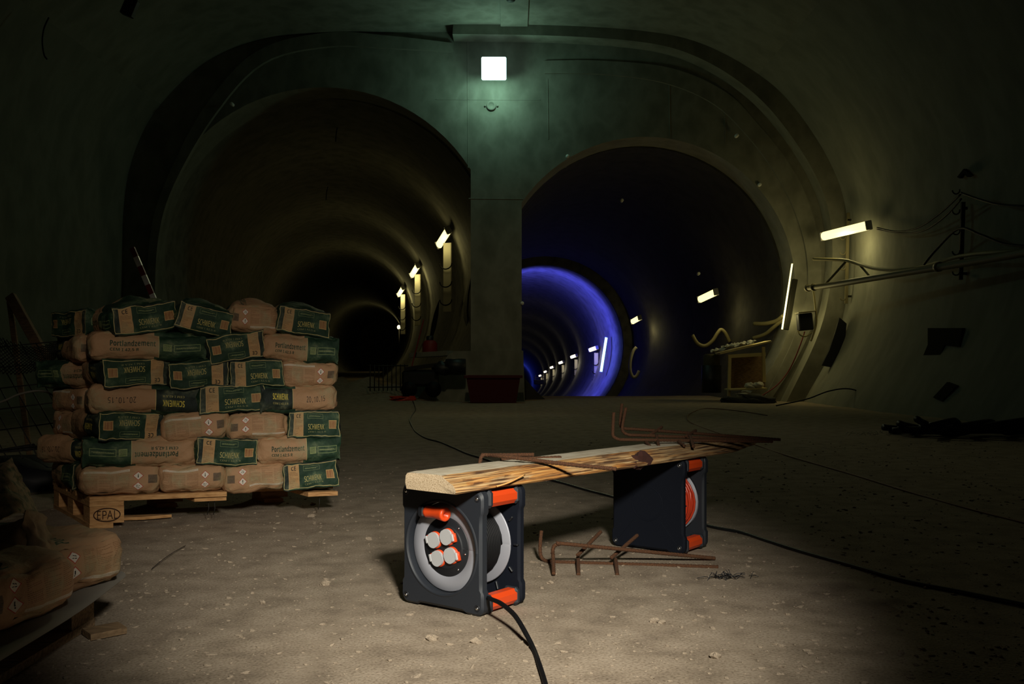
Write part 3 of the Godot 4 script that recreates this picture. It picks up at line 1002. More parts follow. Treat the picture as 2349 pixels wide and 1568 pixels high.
func plank_and_bars() -> void:
	var o := thing("plank", "thick rough plank with a bark edge bridging the two cable reels", "plank", PL0, Basis(Vector3(0.64, 0, -0.768), Vector3.UP, Vector3(0.768, 0, 0.64)).orthonormalized())
	var prof := []   # across, height, kind (0 under, 1 bark, 2 top)
	for q: Array in [[0.10, 0.0, 0], [0.05, 0.0, 0], [0.0, 0.0, 0], [-0.003, 0.004, 1], [-0.004, 0.009, 1], [-0.001, 0.014, 1], [0.003, 0.018, 1], [0.007, 0.022, 1], [0.012, 0.026, 1], [0.017, 0.030, 1], [0.023, 0.034, 1], [0.030, 0.038, 1], [0.037, 0.042, 1], [0.045, 0.045, 1], [0.053, 0.048, 1], [0.062, 0.050, 2], [0.085, 0.051, 2], [0.11, 0.0505, 2], [0.14, 0.051, 2], [0.17, 0.050, 2], [0.20, 0.050, 2], [0.217, 0.048, 2], [0.222, 0.040, 2], [0.223, 0.02, 2], [0.222, 0.0, 0], [0.16, 0.0, 0]]:
		prof.append(q)
	var n := 190
	var length := 1.93
	var v := []
	var cols := []
	for i in n + 1:
		var s := length * i / n
		var wl := 0.223 - 0.19 * pow(smoothstep(1.42, 1.95, s), 1.3) - 0.022 * pow(1.0 - smoothstep(0.0, 0.05, s), 2.0)
		wl += fn.get_noise_2d(s * 9.0, 5.0) * 0.003
		var tip := smoothstep(1.70, 1.93, s)
		var row := []
		var crow := []
		for k in prof.size():
			var w: float = prof[k][0]
			var h: float = prof[k][1]
			var kind: int = prof[k][2]
			w = w * wl / 0.223
			var c := Color(0.66, 0.60, 0.48)
			if kind == 1:
				var st1 := fn.get_noise_2d(s * 2.6, h * 260.0 + 3.0)
				var st2 := fn.get_noise_2d(s * 7.0 + 9.0, h * 520.0)
				var chunk := fn.get_noise_2d(s * 2.2 + 40.0, h * 36.0)
				w += st2 * 0.0028 + st1 * 0.0035 - chunk * 0.005
				h += chunk * 0.003
				c = Color(1, 1, 1).lerp(Color(0.95, 0.72, 0.42), smoothstep(-0.05, 0.3, chunk + 0.2 - absf(s - 0.5) * 0.5))
				c = c.lerp(Color(0.16, 0.10, 0.07), smoothstep(0.16, 0.40, st1 + st2 * 0.6) * 0.85)
				if s < 0.06:
					c = c.lerp(Color(1.5, 1.4, 1.2), 0.5)
				if s > 1.0:
					c = c.lerp(Color(0.52, 0.50, 0.48), smoothstep(1.0, 1.3, s) * 0.6)
			elif kind == 2:
				h += fn.get_noise_2d(s * 6.0, w * 30.0) * 0.0012
				c = c.lerp(Color(0.50, 0.40, 0.28), clampf(fn.get_noise_2d(s * 4.0, w * 90.0) * 1.3, 0.0, 0.6))
				c = c.lerp(Color(0.2, 0.12, 0.06), smoothstep(0.38, 0.6, fn.get_noise_2d(s * 7.0 + 70.0, w * 130.0)) * 0.6)
			else:
				c = Color(0.30, 0.22, 0.14)
			if s > 1.70:
				h = lerpf(h, 0.03, tip * 0.6)
			var es := s
			if i == 0:
				es = s - 0.004 * sin(h / 0.05 * PI) + fn.get_noise_2d(w * 60.0, h * 120.0) * 0.003
			row.append(PLL * es + PLW * w + Vector3.UP * h)
			crow.append(c)
		v.append(row)
		cols.append(crow)
	var st := tool()
	var edge := tool()
	for i in n:
		for k in prof.size():
			var j := (k + 1) % prof.size()
			if k >= 2 and k <= 14:
				for e: Array in [[i, k], [i, j], [i + 1, j], [i, k], [i + 1, j], [i + 1, k]]:
					edge.set_color(cols[e[0]][e[1]])
					edge.add_vertex(v[e[0]][e[1]])
				continue
			st.set_smooth_group(0 if prof[k][2] == 2 else 1 if prof[k][2] == 1 else 2)
			for e: Array in [[i, k], [i, j], [i + 1, j], [i, k], [i + 1, j], [i + 1, k]]:
				st.set_color(cols[e[0]][e[1]])
				st.add_vertex(v[e[0]][e[1]])
	st.set_smooth_group(5)
	for i: int in [0, n]:   # sawn ends
		var c := Vector3.ZERO
		for p: Vector3 in v[i]:
			c += p
		c /= prof.size()
		for k in prof.size():
			var j := (k + 1) % prof.size()
			st.set_color(Color(0.62, 0.49, 0.33))
			var tri_ := [c, v[i][j], v[i][k]] if i == 0 else [c, v[i][k], v[i][j]]
			for p: Vector3 in tri_:
				st.add_vertex(p)
	var m := grained(0.03, 31, [Color8(170, 160, 146), Color8(235, 230, 222), Color8(255, 255, 255)], [0.0, 0.4, 0.8], Vector3(0.5, 10, 10), 0.9, 0.06, false)
	m.vertex_color_use_as_albedo = true
	part(o, "board", st, m)
	part(o, "bark_edge", edge, M.bark).set_meta("label", "rough streaked bark edge")
	st = tool(false)
	lumps(st, PLL * 1.02 + PLW * 0.022 + Vector3.UP * 0.020, Vector3(0.050, 0.032, 0.030), 77, 0.6, 12)
	lumps(st, PLL * 0.955 + PLW * 0.008 + Vector3.UP * 0.008, Vector3(0.012, 0.014, 0.014), 78, 0.6, 10)
	var bk := part(o, "bark_patch", st, mat(Color8(58, 28, 20), 0.95))
	bk.set_meta("label", "dark brown patch of bark")
	st = tool()
	tube(st, smooth_path([PLL * 0.17 + Vector3(-0.003, 0.008, 0.012), PLL * 0.22 + Vector3(0.0, 0.016, 0.018), PLL * 0.30 + Vector3(0, 0.032, 0.012)], 4), 0.0028, 5)
	part(o, "splinter", st, mat(Color8(214, 160, 92), 0.8))
	# bars lying on the plank near its front end
	var r := 0.0062
	var g := thing("rebar_hook", "two crossed rusty bars lying on the plank, one hooked over its left edge", "rebar", at(1164, 1051, 3.3))
	var base := g.position
	bar(g, [at(1100, 1066, 3.2), at(1103, 1050, 3.2), at(1108, 1044, 3.2), at(1120, 1043, 3.21), at(1170, 1048, 3.15), at(1300, 1064, 3.08), at(1413, 1075, 3.0)], base, r)
	bar(g, [at(1150, 1053, 3.26), at(1164, 1052, 3.27), at(1220, 1051, 3.29), at(1287, 1049, 3.32)], base, r)
	bar(g, [at(1104, 1043, 3.26), at(1160, 1043, 3.30), at(1224, 1042, 3.34)], base, r)
	# bundle on the far end of the plank
	g = thing("rebar_bundle", "bundle of three rusty bars with upturned hooks on the far end of the plank", "rebar", at(1500, 1010, 3.95))
	base = g.position
	bar(g, [at(1408, 945, 3.85), at(1406, 985, 3.85), at(1407, 1000, 3.85), at(1420, 1007, 3.85), at(1440, 1008, 3.85), at(1600, 1010, 3.9), at(1772, 1012, 3.98)], base, r)
	bar(g, [at(1427, 925, 4.05), at(1423, 965, 4.05), at(1425, 978, 4.05), at(1437, 983, 4.05), at(1460, 984, 4.05), at(1600, 994, 4.06), at(1790, 1008, 4.08)], base, r)
	bar(g, [at(1436, 934, 3.97), at(1428, 975, 3.97), at(1430, 990, 3.97), at(1444, 997, 3.97), at(1470, 998, 3.97), at(1600, 1003, 4.0), at(1765, 1010, 4.03)], base, r)
	for q: Array in [[1518, 979, 1492, 997, 1478, 1008, 1491, 1023], [1596, 987, 1574, 1000, 1553, 1009, 1570, 1022]]:
		bar(g, [at(q[0], q[1], 4.1), at(q[2], q[3], 3.98)], base, r, "crossbar")
		bar(g, [at(q[4], q[5], 3.9), at(q[6], q[7], 3.80)], base, r, "crossbar")
	bar(g, [at(1506, 998, 3.93), at(1511, 1023, 3.80)], base, r, "crossbar")
	bar(g, [at(1583, 1000, 3.93), at(1591, 1024, 3.80)], base, r, "crossbar")
	# welded piece on the floor between the reels
	g = thing("rebar_mat", "rusty welded bars with hooked ends lying on the floor before the rear reel", "rebar", on_floor(1400, 1295))
	base = g.position
	r = 0.0068
	bar(g, [at(1242, 1216, 3.68), at(1239, 1250, 3.67), at(1240, 1272, 3.66), at(1247, 1283, 3.65), at(1262, 1287, 3.63), at(1300, 1289, 3.62), at(1648, 1300, 3.54)], base, r)
	bar(g, [on_floor(1270, 1316, 0.007), at(1269, 1280, 3.5), at(1268, 1262, 3.5), at(1272, 1251, 3.5), at(1284, 1247, 3.5), at(1310, 1248, 3.51), at(1640, 1280, 3.67)], base, r)
	for q: Array in [[1378, 1219, 1325, 1273, 1326, 1278, 1327, 1317], [1462, 1227, 1402, 1279, 1412, 1282, 1416, 1318]]:
		bar(g, [at(q[0], q[1], 3.72), at(q[2], q[3], 3.56)], base, r, "crossbar")
		bar(g, [at(q[4], q[5], 3.60), at(q[6], q[7], 3.42)], base, r, "crossbar")

func bar(parent: Node3D, pts: Array, base: Vector3, r: float, called := "bar") -> void:
	var rel := []
	for p: Vector3 in pts:
		rel.append(p - base)
	var path := smooth_path(rel, 10)
	var even := PackedVector3Array()   # evenly spaced so that the ribs are regular
	var step := 0.0045
	var carry := 0.0
	for i in path.size() - 1:
		var l := path[i].distance_to(path[i + 1])
		while carry < l:
			even.append(path[i].lerp(path[i + 1], carry / l))
			carry += step
		carry -= l
	even.append(path[-1])
	var st := tool()
	tube(st, even, r, 8, 0.16)
	part(parent, called, st, M.rust)

# ---------------------------------------------------------------- cables on the floor
func cord(called: String, label: String, pts: Array, r: float, m: Material, category := "cable") -> Node3D:
	var st := tool()
	var base: Vector3 = pts[0]
	var rel := []
	for p: Vector3 in pts:
		rel.append(p - base)
	tube(st, smooth_path(rel, 8), r, 8)
	var o := part(self, called, st, m)
	o.position = base
	tag(o, label, category)
	return o

func floor_cord(pix: Array, r: float) -> Array:
	var out := []
	for q: Vector2 in pix:
		var p := on_floor(q.x, q.y, r)
		p.y = floor_y(p.x, -p.z) + r * 0.9
		out.append(p)
	return out

func cables() -> void:
	cord("power_cable", "black cable leaving the front reel and running off toward the viewer", [at(1118, 1370, 2.86), at(1128, 1374, 2.80), at(1150, 1384, 2.73), at(1180, 1410, 2.65), at(1205, 1450, 2.57), at(1225, 1490, 2.50)] + floor_cord([Vector2(1240, 1532), Vector2(1252, 1572), Vector2(1266, 1640), Vector2(1290, 1760)], 0.0068), 0.0068, M.rubber)
	var pts := floor_cord([Vector2(947, 922), Vector2(952, 932), Vector2(953, 941), Vector2(944, 954), Vector2(940, 965), Vector2(946, 977), Vector2(954, 990), Vector2(976, 1002), Vector2(1006, 1012), Vector2(1040, 1027), Vector2(1070, 1040), Vector2(1110, 1052), Vector2(1180, 1074), Vector2(1240, 1092), Vector2(1290, 1106), Vector2(1345, 1122), Vector2(1400, 1138), Vector2(1480, 1162), Vector2(1560, 1187), Vector2(1640, 1209), Vector2(1700, 1221), Vector2(1760, 1240), Vector2(1850, 1268), Vector2(1960, 1299), Vector2(2080, 1330), Vector2(2200, 1354), Vector2(2420, 1400)], 0.0075)
	cord("power_cable", "long black cable winding over the floor behind the rear reel to the right", pts, 0.0075, mat(Color8(24, 26, 28), 0.5))
	pts = floor_cord([Vector2(2420, 1215), Vector2(2250, 1172), Vector2(2100, 1132), Vector2(1950, 1086), Vector2(1800, 1042), Vector2(1720, 1016), Vector2(1650, 992), Vector2(1592, 970), Vector2(1576, 957), Vector2(1586, 946), Vector2(1620, 938), Vector2(1690, 943), Vector2(1760, 952)], 0.006)
	cord("thin_cord", "thin reddish cord looping on the floor beyond the plank toward the right wall", pts, 0.006, mat(Color8(120, 76, 44), 0.7), "cord")

# ---------------------------------------------------------------- cement bags: print, shape, placing
const SIDE := Rect2(0, 0, 1024, 288)
const SIDE2 := Rect2(0, 288, 1024, 288)
const END_G := Rect2(1024, 0, 640, 288)
const END_K := Rect2(1024, 288, 640, 288)
const TOP := Rect2(0, 576, 1024, 448)

func print_text(im: Image, text: String, box_: Rect2, color: Color, font := "Droid Sans", weight := 700) -> void:   # letters as flat print, filled triangle by triangle
	var f := SystemFont.new()
	f.font_names = PackedStringArray([font])
	f.font_weight = weight
	var t := TextMesh.new()
	t.font = f
	t.font_size = 48
	t.pixel_size = 1.0
	t.depth = 0.0
	t.curve_step = 2.0
	t.text = text
	var a := t.get_mesh_arrays()
	var v: PackedVector3Array = a[Mesh.ARRAY_VERTEX]
	var lo := Vector2(1e9, 1e9)
	var hi := -lo
	for p in v:
		lo = lo.min(Vector2(p.x, p.y))
		hi = hi.max(Vector2(p.x, p.y))
	var sc := box_.size / (hi - lo)
	var q := PackedVector2Array()
	for p in v:
		q.append(box_.position + Vector2((p.x - lo.x) * sc.x, (hi.y - p.y) * sc.y))
	var ids = a[Mesh.ARRAY_INDEX]
	var n: int = ids.size() if ids != null else v.size()
	for i in range(0, n, 3):
		var t0 := q[ids[i] if ids != null else i]
		var t1 := q[ids[i + 1] if ids != null else i + 1]
		var t2 := q[ids[i + 2] if ids != null else i + 2]
		var y0 := int(floor(minf(t0.y, minf(t1.y, t2.y))))
		var y1 := int(ceil(maxf(t0.y, maxf(t1.y, t2.y))))
		for y in range(y0, y1):
			var yc := y + 0.5
			var xa := 1e9
			var xb := -1e9
			for e: Array in [[t0, t1], [t1, t2], [t2, t0]]:
				var p: Vector2 = e[0]
				var r: Vector2 = e[1]
				if (p.y <= yc) != (r.y <= yc):
					var x := p.x + (r.x - p.x) * (yc - p.y) / (r.y - p.y)
					xa = minf(xa, x)
					xb = maxf(xb, x)
			if xb > xa:
				var x0 := int(round(xa))
				im.fill_rect(Rect2i(x0, y, maxi(1, int(round(xb)) - x0), 1), color)

func frame(im: Image, r: Rect2i, w: int, color: Color) -> void:
	im.fill_rect(Rect2i(r.position, Vector2i(r.size.x, w)), color)
	im.fill_rect(Rect2i(r.position + Vector2i(0, r.size.y - w), Vector2i(r.size.x, w)), color)
	im.fill_rect(Rect2i(r.position, Vector2i(w, r.size.y)), color)
	im.fill_rect(Rect2i(r.position + Vector2i(r.size.x - w, 0), Vector2i(w, r.size.y)), color)

func lines(im: Image, r: Rect2i, pitch: int, thick: int, color: Color) -> void:   # small print too fine to read
	var g := RandomNumberGenerator.new()
	g.seed = r.position.x * 31 + r.position.y
	var y := r.position.y
	while y < r.end.y:
		var x := r.position.x
		while x < r.end.x - 4:
			var l := mini(g.randi_range(5, 16), r.end.x - x)
			im.fill_rect(Rect2i(x, y, l, thick), color)
			x += l + 3
			if g.randf() < 0.06:
				break
		y += pitch

func diamond(im: Image, c: Vector2i, r: int, mark: String) -> void:
	for y in range(-r, r + 1):
		var w := r - absi(y)
		im.fill_rect(Rect2i(c.x - w, c.y + y, 2 * w + 1, 1), Color8(170, 50, 40))
		var w2 := w - 6
		if w2 > 0:
			im.fill_rect(Rect2i(c.x - w2, c.y + y, 2 * w2 + 1, 1), Color8(214, 204, 190))
	if mark == "!":
		im.fill_rect(Rect2i(c.x - 3, c.y - 17, 7, 22), Color8(20, 18, 16))
		im.fill_rect(Rect2i(c.x - 3, c.y + 9, 7, 7), Color8(20, 18, 16))
	else:   # two tilted vials dripping on a hand and a bar
		im.fill_rect(Rect2i(c.x - 15, c.y + 6, 13, 4), Color8(20, 18, 16))
		im.fill_rect(Rect2i(c.x + 2, c.y + 7, 14, 5), Color8(20, 18, 16))
		for k in 9:
			im.fill_rect(Rect2i(c.x - 10 + k, c.y - 12 + k / 2, 3, 5), Color8(30, 28, 26))
			im.fill_rect(Rect2i(c.x + 3 + k, c.y - 9 + k / 2, 3, 5), Color8(30, 28, 26))

func bag_prints() -> void:
	var kraft := Color8(168, 130, 95)
	var green := Color8(13, 46, 27)
	var dark := Color8(16, 30, 25)
	var cream := Color8(206, 186, 128)
	var ink := Color8(28, 52, 34)
	var brown := Color8(128, 92, 62)
	var im := Image.create_empty(2048, 1024, false, Image.FORMAT_RGBA8)
	im.fill(kraft)
	# long side: kraft left, green right
	im.fill_rect(Rect2i(600, 0, 424, 288), green)
	im.fill_rect(Rect2i(596, 0, 5, 288), cream)
	print_text(im, "Portlandzement", Rect2(190, 96, 380, 56), ink)
	print_text(im, "CEM I 42,5 R", Rect2(190, 172, 240, 34), ink)
	im.fill_rect(Rect2i(634, 118, 74, 70), Color8(120, 140, 84))
	lines(im, Rect2i(642, 126, 58, 54), 9, 4, green)
	frame(im, Rect2i(728, 118, 230, 70), 5, Color8(130, 150, 96))
	lines(im, Rect2i(748, 146, 190, 14), 8, 5, Color8(150, 164, 110))
	# other long side: green left, kraft right
	im.fill_rect(Rect2i(0, 288, 424, 288), dark)
	im.fill_rect(Rect2i(424, 288, 5, 288), cream)
	print_text(im, "SCHWENK", Rect2(170, 372, 196, 64), Color8(206, 186, 70))
	print_text(im, "CEM I 42,5 R", Rect2(172, 464, 196, 26), Color8(150, 140, 80))
	print_text(im, "20.10.15", Rect2(600, 404, 240, 60), Color8(30, 26, 22), "Droid Sans Mono")
	# green end label
	im.fill_rect(Rect2i(1024, 0, 640, 288), green)
	im.fill_rect(Rect2i(1024, 0, 80, 288), dark)
	im.fill_rect(Rect2i(1024, 0, 640, 22), dark)
	frame(im, Rect2i(1034, 14, 620, 260), 6, Color8(188, 170, 112))
	im.fill_rect(Rect2i(1090, 20, 122, 248), Color8(176, 138, 92))
	print_text(im, "CE", Rect2(1124, 34, 54, 44), Color8(36, 30, 22))
	lines(im, Rect2i(1102, 94, 98, 166), 11, 4, Color8(116, 84, 56))
	frame(im, Rect2i(1262, 34, 190, 56), 4, Color8(104, 118, 78))
	lines(im, Rect2i(1280, 56, 154, 14), 8, 5, Color8(128, 138, 92))
	print_text(im, "SCHWENK", Rect2(1268, 146, 196, 58), Color8(196, 176, 100), "Droid Sans", 400)
	print_text(im, "CEM I 42,5 R", Rect2(1272, 222, 210, 20), Color8(140, 138, 90), "Droid Sans", 400)
	im.fill_rect(Rect2i(1520, 104, 96, 92), Color8(184, 148, 92))
	var x := 1528
	while x < 1608:
		var w := rng.randi_range(2, 6)
		im.fill_rect(Rect2i(x, 112, w, 76), Color8(120, 56, 34))
		x += w + rng.randi_range(2, 4)
	# kraft end with warnings
	im.fill_rect(Rect2i(1070, 392, 78, 78), Color8(104, 84, 64))
	lines(im, Rect2i(1074, 396, 70, 70), 7, 3, Color8(64, 54, 44))
	diamond(im, Vector2i(1224, 366), 42, "hand")
	diamond(im, Vector2i(1224, 462), 42, "!")
	for k in 3:
		lines(im, Rect2i(1290 + k * 122, 336, 108, 150), 10, 4, brown)
	im.fill_rect(Rect2i(1290, 506, 350, 24), Color8(206, 190, 172))
	lines(im, Rect2i(1300, 512, 330, 14), 8, 4, Color8(180, 160, 140))
	# broad faces: green half and kraft half with faded lettering
	im.fill_rect(Rect2i(560, 576, 464, 448), green)
	print_text(im, "SCHWENK", Rect2(620, 640, 330, 110), Color8(120, 128, 84))
	print_text(im, "Portlandzement", Rect2(60, 660, 430, 70), ink)
	# cement dust in two variants
	for variant in 2:
		var im2 := im.duplicate() as Image
		var n := FastNoiseLite.new()
		n.seed = 40 + variant
		n.frequency = 0.012
		n.fractal_octaves = 5
		var small := n.get_image(512, 256)
		var n2 := FastNoiseLite.new()
		n2.seed = 60 + variant
		n2.frequency = 0.09
		n2.fractal_octaves = 3
		var fine := n2.get_image(512, 256)
		var d0 := small.get_data()
		var d1 := fine.get_data()
		var out := PackedByteArray()
		out.resize(512 * 256 * 4)
		for i in 512 * 256:
			var al := clampf((d0[i] / 255.0 - 0.45) * 1.7, 0.0, 1.0) * (0.35 + 0.9 * d1[i] / 255.0)
			var top := 1.0 if i / 512 > 144 and i % 512 < 256 else 0.8
			out[i * 4] = 150
			out[i * 4 + 1] = 146
			out[i * 4 + 2] = 112
			out[i * 4 + 3] = int(clampf(al * top, 0.0, 0.62) * 255.0)
		var dust := Image.create_from_data(512, 256, false, Image.FORMAT_RGBA8, out)
		dust.resize(2048, 1024, Image.INTERPOLATE_BILINEAR)
		im2.blend_rect(dust, Rect2i(0, 0, 2048, 1024), Vector2i.ZERO)
		var m := mat(Color.WHITE, 0.75)
		m.albedo_texture = ImageTexture.create_from_image(im2)
		var fr := FastNoiseLite.new()   # creases of the paper
		fr.seed = 80 + variant
		fr.frequency = 0.016
		fr.fractal_type = FastNoiseLite.FRACTAL_RIDGED
		fr.fractal_octaves = 4
		var crease := NoiseTexture2D.new()
		crease.width = 1024
		crease.height = 512
		crease.noise = fr
		m.heightmap_enabled = true
		m.heightmap_texture = crease
		m.heightmap_scale = 0.2
		M["bag%d" % variant] = m

func bag_mesh(l: float, t: float, w: float, seed_: int, puff := 0.012) -> ArrayMesh:   # X the length, Y the thickness, Z the width
	var st := tool()
	var h := Vector3(l, t, w) / 2.0
	var shape := func(c: Vector3) -> Vector3:   # c on the cube of half side 1
		var rv := Vector3(0.012 if c.x > 0.0 else 0.040, 0.046, 0.040)
		var q := c * h
		var inner := Vector3(clampf(q.x, -h.x + rv.x, h.x - rv.x), clampf(q.y, -h.y + rv.y, h.y - rv.y), clampf(q.z, -h.z + rv.z, h.z - rv.z))
		var d := q - inner
		var p := q
		var nn := Vector3.ZERO
		if d.length() > 1e-6:
			var e := (d / rv)
			e = e.normalized()
			# the ends are folded flat: crisp towards the end faces, round along the long edges
			var endness := smoothstep(0.86, 1.0, c.x)
			p = (inner + e * rv).lerp(Vector3(q.x, inner.y + e.y * rv.y, inner.z + e.z * rv.z), 0.0)
			if c.x > 0.999:
				p = Vector3(q.x, q.y * 0.955, q.z * 0.965)
			else:
				p = p.lerp(Vector3(p.x, q.y * 0.955, q.z * 0.965), endness)
			nn = e
		p.y += signf(c.y) * absf(c.y) * puff * (1.0 - c.x * c.x) * (1.0 - c.z * c.z)
		p.z += c.z * 0.012 * (1.0 - c.y * c.y) * (1.0 - pow(c.x, 4.0))
		p.x += c.x * 0.006 * (1.0 - c.y * c.y) * (1.0 - c.z * c.z)
		# slumped: the far bottom edge spreads, the whole bag leans and sags a little
		p.z += (0.5 - 0.5 * c.y) * c.z * 0.006
		p.x *= 1.0 - 0.02 * fn.get_noise_2d(seed_ * 5.3, c.z * 1.2)
		p.y *= 1.0 + 0.10 * fn.get_noise_2d(seed_ * 2.9 + c.x * 0.7, c.z * 0.7 + 11.0)
		var k := seed_ * 3.7
		p += nn * (fn.get_noise_3d(p.x * 9.0 + k, p.y * 12.0, p.z * 9.0) * 0.011 + absf(fn.get_noise_3d(p.x * 13.0 + k, p.y * 17.0, p.z * 13.0 + 5.0)) * -0.010 + absf(fn.get_noise_3d(p.x * 30.0 + k, p.y * 34.0, p.z * 30.0 + 5.0)) * -0.003)
		p.y += fn.get_noise_2d(p.x * 4.0 + k, p.z * 4.0) * 0.009
		return p
	var faces_ := [[Vector3(1, 0, 0), Vector3(0, 0, -1), END_G], [Vector3(-1, 0, 0), Vector3(0, 0, 1), END_K], [Vector3(0, 0, 1), Vector3(1, 0, 0), SIDE], [Vector3(0, 0, -1), Vector3(-1, 0, 0), SIDE2], [Vector3(0, 1, 0), Vector3(1, 0, 0), TOP], [Vector3(0, -1, 0), Vector3(1, 0, 0), TOP]]
	for f: Array in faces_:
		var nn: Vector3 = f[0]
		var ax: Vector3 = f[1]
		var ay := nn.cross(ax)
		var rc: Rect2 = f[2]
		var nu := 30 if absf(ax.x) > 0.5 else 22
		var nv := 12 if absf(nn.y) < 0.5 else 18
		for i in nu:
			for k in nv:
				var pts := []
				var uvs := []
				for e: Vector2 in [Vector2(i, k), Vector2(i + 1, k), Vector2(i + 1, k + 1), Vector2(i, k + 1)]:
					var a := e.x / nu * 2.0 - 1.0
					var b := e.y / nv * 2.0 - 1.0
					# denser towards the edges
					a = sin(a * PI / 2.0)
					b = sin(b * PI / 2.0)
					pts.append(shape.call(nn + ax * a + ay * b))
					var uu := rc.position.x + (a * 0.49 + 0.5) * rc.size.x
					var vv := rc.position.y + (0.5 - b * 0.49) * rc.size.y
					uvs.append(Vector2(uu / 2048.0, vv / 1024.0))
				for id: int in [0, 2, 1, 0, 3, 2]:
					st.set_uv(uvs[id])
					st.add_vertex(pts[id])
	return mesh_of(st)

const BAG_L := 0.46
const BAG_T := 0.136
func bag_basis(kind: String, flip: bool, n: Vector3, r: Vector3, roll: float) -> Basis:
	var up := Vector3.UP
	var b: Basis
	match kind:
		"G": b = Basis(n, up, n.cross(up))
		"K": b = Basis(-n, up, (-n).cross(up))
		"S": b = Basis(r, up, n)
		_: b = Basis(-r, up, -n)
	return Basis(n, deg_to_rad(roll) + (PI if flip else 0.0)) * b

const ORD := ["bottom", "second", "third", "fourth", "fifth", "sixth", "top"]
func cement_stack() -> void:
	var a := Vector3(-1.925, 0, -4.37)
	var th := deg_to_rad(19.0)
	var r := Vector3(cos(th), 0, -sin(th))
	var n := Vector3(sin(th), 0, cos(th))
	# kind, turned over, left, right, top, bottom pixel of the face in the photograph, roll, yaw, look
	var rows := [
		[["K", true, 192, 370, 1065, 1131, -1, 8], ["K", true, 370, 513, 1062, 1128, 0, 0], ["K", false, 516, 654, 1059, 1130, 2, 0], ["G", false, 652, 774, 1058, 1120, 4, 0]],
		[["S", true, 194, 455, 1000, 1070, -1, 4], ["G", false, 454, 590, 1005, 1062, -3, 4], ["S", false, 592, 781, 998, 1062, 1, 0]],
		[["G", true, 230, 374, 945, 1003, -4, 20], ["K", true, 376, 522, 943, 1006, 5, 0], ["K", false, 524, 658, 946, 1009, 1, 0], ["G", false, 664, 778, 948, 996, 0, 0]],
		[["S2", true, 206, 464, 882, 950, -1, 5], ["G", false, 460, 608, 882, 940, 3, 4], ["S2", false, 600, 774, 880, 945, 0, 0]],
		[["G", true, 240, 388, 818, 882, 1, 18], ["G", true, 390, 523, 830, 885, 3, 2], ["G", false, 530, 650, 829, 880, 3, 2], ["K", true, 648, 772, 826, 885, -3, 0]],
		[["S", false, 208, 474, 757, 826, -1, 5], ["G", true, 480, 606, 764, 825, 9, 4], ["S", false, 602, 777, 766, 830, -3, 0]],
		[["G", false, 262, 408, 694, 756, 9, 18], ["G", false, 408, 534, 690, 768, -14, 4], ["K", false, 530, 640, 688, 762, -2, 2], ["G", false, 640, 757, 700, 772, -7, 4]],
	]
	var looks := {"G": "green-ended bag", "K": "kraft bag with warnings", "S": "long kraft-and-green bag", "S2": "bag dated in black"}
	var places := [["leftmost", "second from left", "third from left", "rightmost"], ["leftmost", "middle one", "rightmost"]]
	var k := 0
	for row in rows.size():
		var list: Array = rows[row]
		for i in list.size():
			var q: Array = list[i]
			var dirn := Vector3((q[2] + q[3]) / 2.0 - CX, HZ - (q[4] + q[5]) / 2.0, -F) / F
			var t := a.dot(n) / dirn.dot(n) if absf(dirn.dot(n)) > 1e-6 else 4.4
			t = (a - Vector3(0, EYE, 0)).dot(Vector3(n.x, 0, n.z)) / Vector3(dirn.x, 0, dirn.z).dot(Vector3(n.x, 0, n.z))
			var face := Vector3(0, EYE, 0) + dirn * t
			var yaw := deg_to_rad(float(q[7]))
			var width: float = absf((q[3] - q[2]) / F * t / (cos(th + yaw) - sin(th + yaw) * dirn.x))
			var nn := n.rotated(Vector3.UP, yaw)
			var rr := r.rotated(Vector3.UP, yaw)
			var tall := BAG_T
			var ym := 0.144 + 0.1235 * (row + 0.5)
			var y := lerpf(face.y, ym, 0.35)
			var depth := BAG_L
			var l := BAG_L
			var w := 0.29
			if q[0] == "G" or q[0] == "K":
				w = width * 1.05
			else:
				l = width * 1.03
				depth = 0.29
			var label := "%s%s, %s in the %s layer of the tall stack" % ["upturned " if q[1] else "", looks[q[0]], places[0 if list.size() == 4 else 1][i], ORD[row]]
			var puff := 0.012 if row < 6 else 0.04
			var o := put(self, "cement_bag", bag_mesh(l, tall, w, k + 1, puff), M["bag%d" % (k % 2)])
			o.transform = Transform3D(bag_basis(q[0], q[1], nn, rr, q[6]), Vector3(face.x, y, face.z) - nn * depth / 2.0)
			tag(o, label, "cement bag", "bags on the tall stack")
			k += 1
	# the column of bags behind the left corner, their ends turned to the left
	var s := Vector3(-0.595, 0, -0.804)
	var out := Vector3(-0.62, 0, 0.785).normalized()
	var col := [["S", false], ["S2", true], ["K", false], ["K", true], ["S", true], ["S2", false], ["G", true]]
	for row in 7:
		var q: Array = col[row]
		var y := 0.144 + 0.1235 * (row + 0.5)
		var lw := 0.46 if q[0] in ["S", "S2"] else 0.34
		var dep := 0.29 if q[0] in ["S", "S2"] else 0.46
		var along: float = [0.54, 0.41, 0.44, 0.44, 0.36, 0.43, 0.40][row]
		var c := a + s * along - out * (dep / 2.0 - 0.01) + Vector3(0, y, 0)
		var o := put(self, "cement_bag", bag_mesh(BAG_L if dep > 0.4 else lw, BAG_T, 0.29 if dep < 0.4 else lw, 60 + row), M["bag%d" % (row % 2)])
		o.transform = Transform3D(bag_basis(q[0], q[1], out, s * -1.0, 0.0), c)
		tag(o, "side cement bag behind the left corner in the %s layer of the tall stack" % ORD[row], "cement bag", "bags on the tall stack")
	# the pallet, racked out of square and broken along its front
	var e := r
	var p := thing("pallet", "broken wooden pallet under the tall stack of cement bags", "pallet", a)
	var st := tool(false)
	slab(st, Vector3.ZERO, e * 0.60, s * 0.10, 0.122, 0.144)
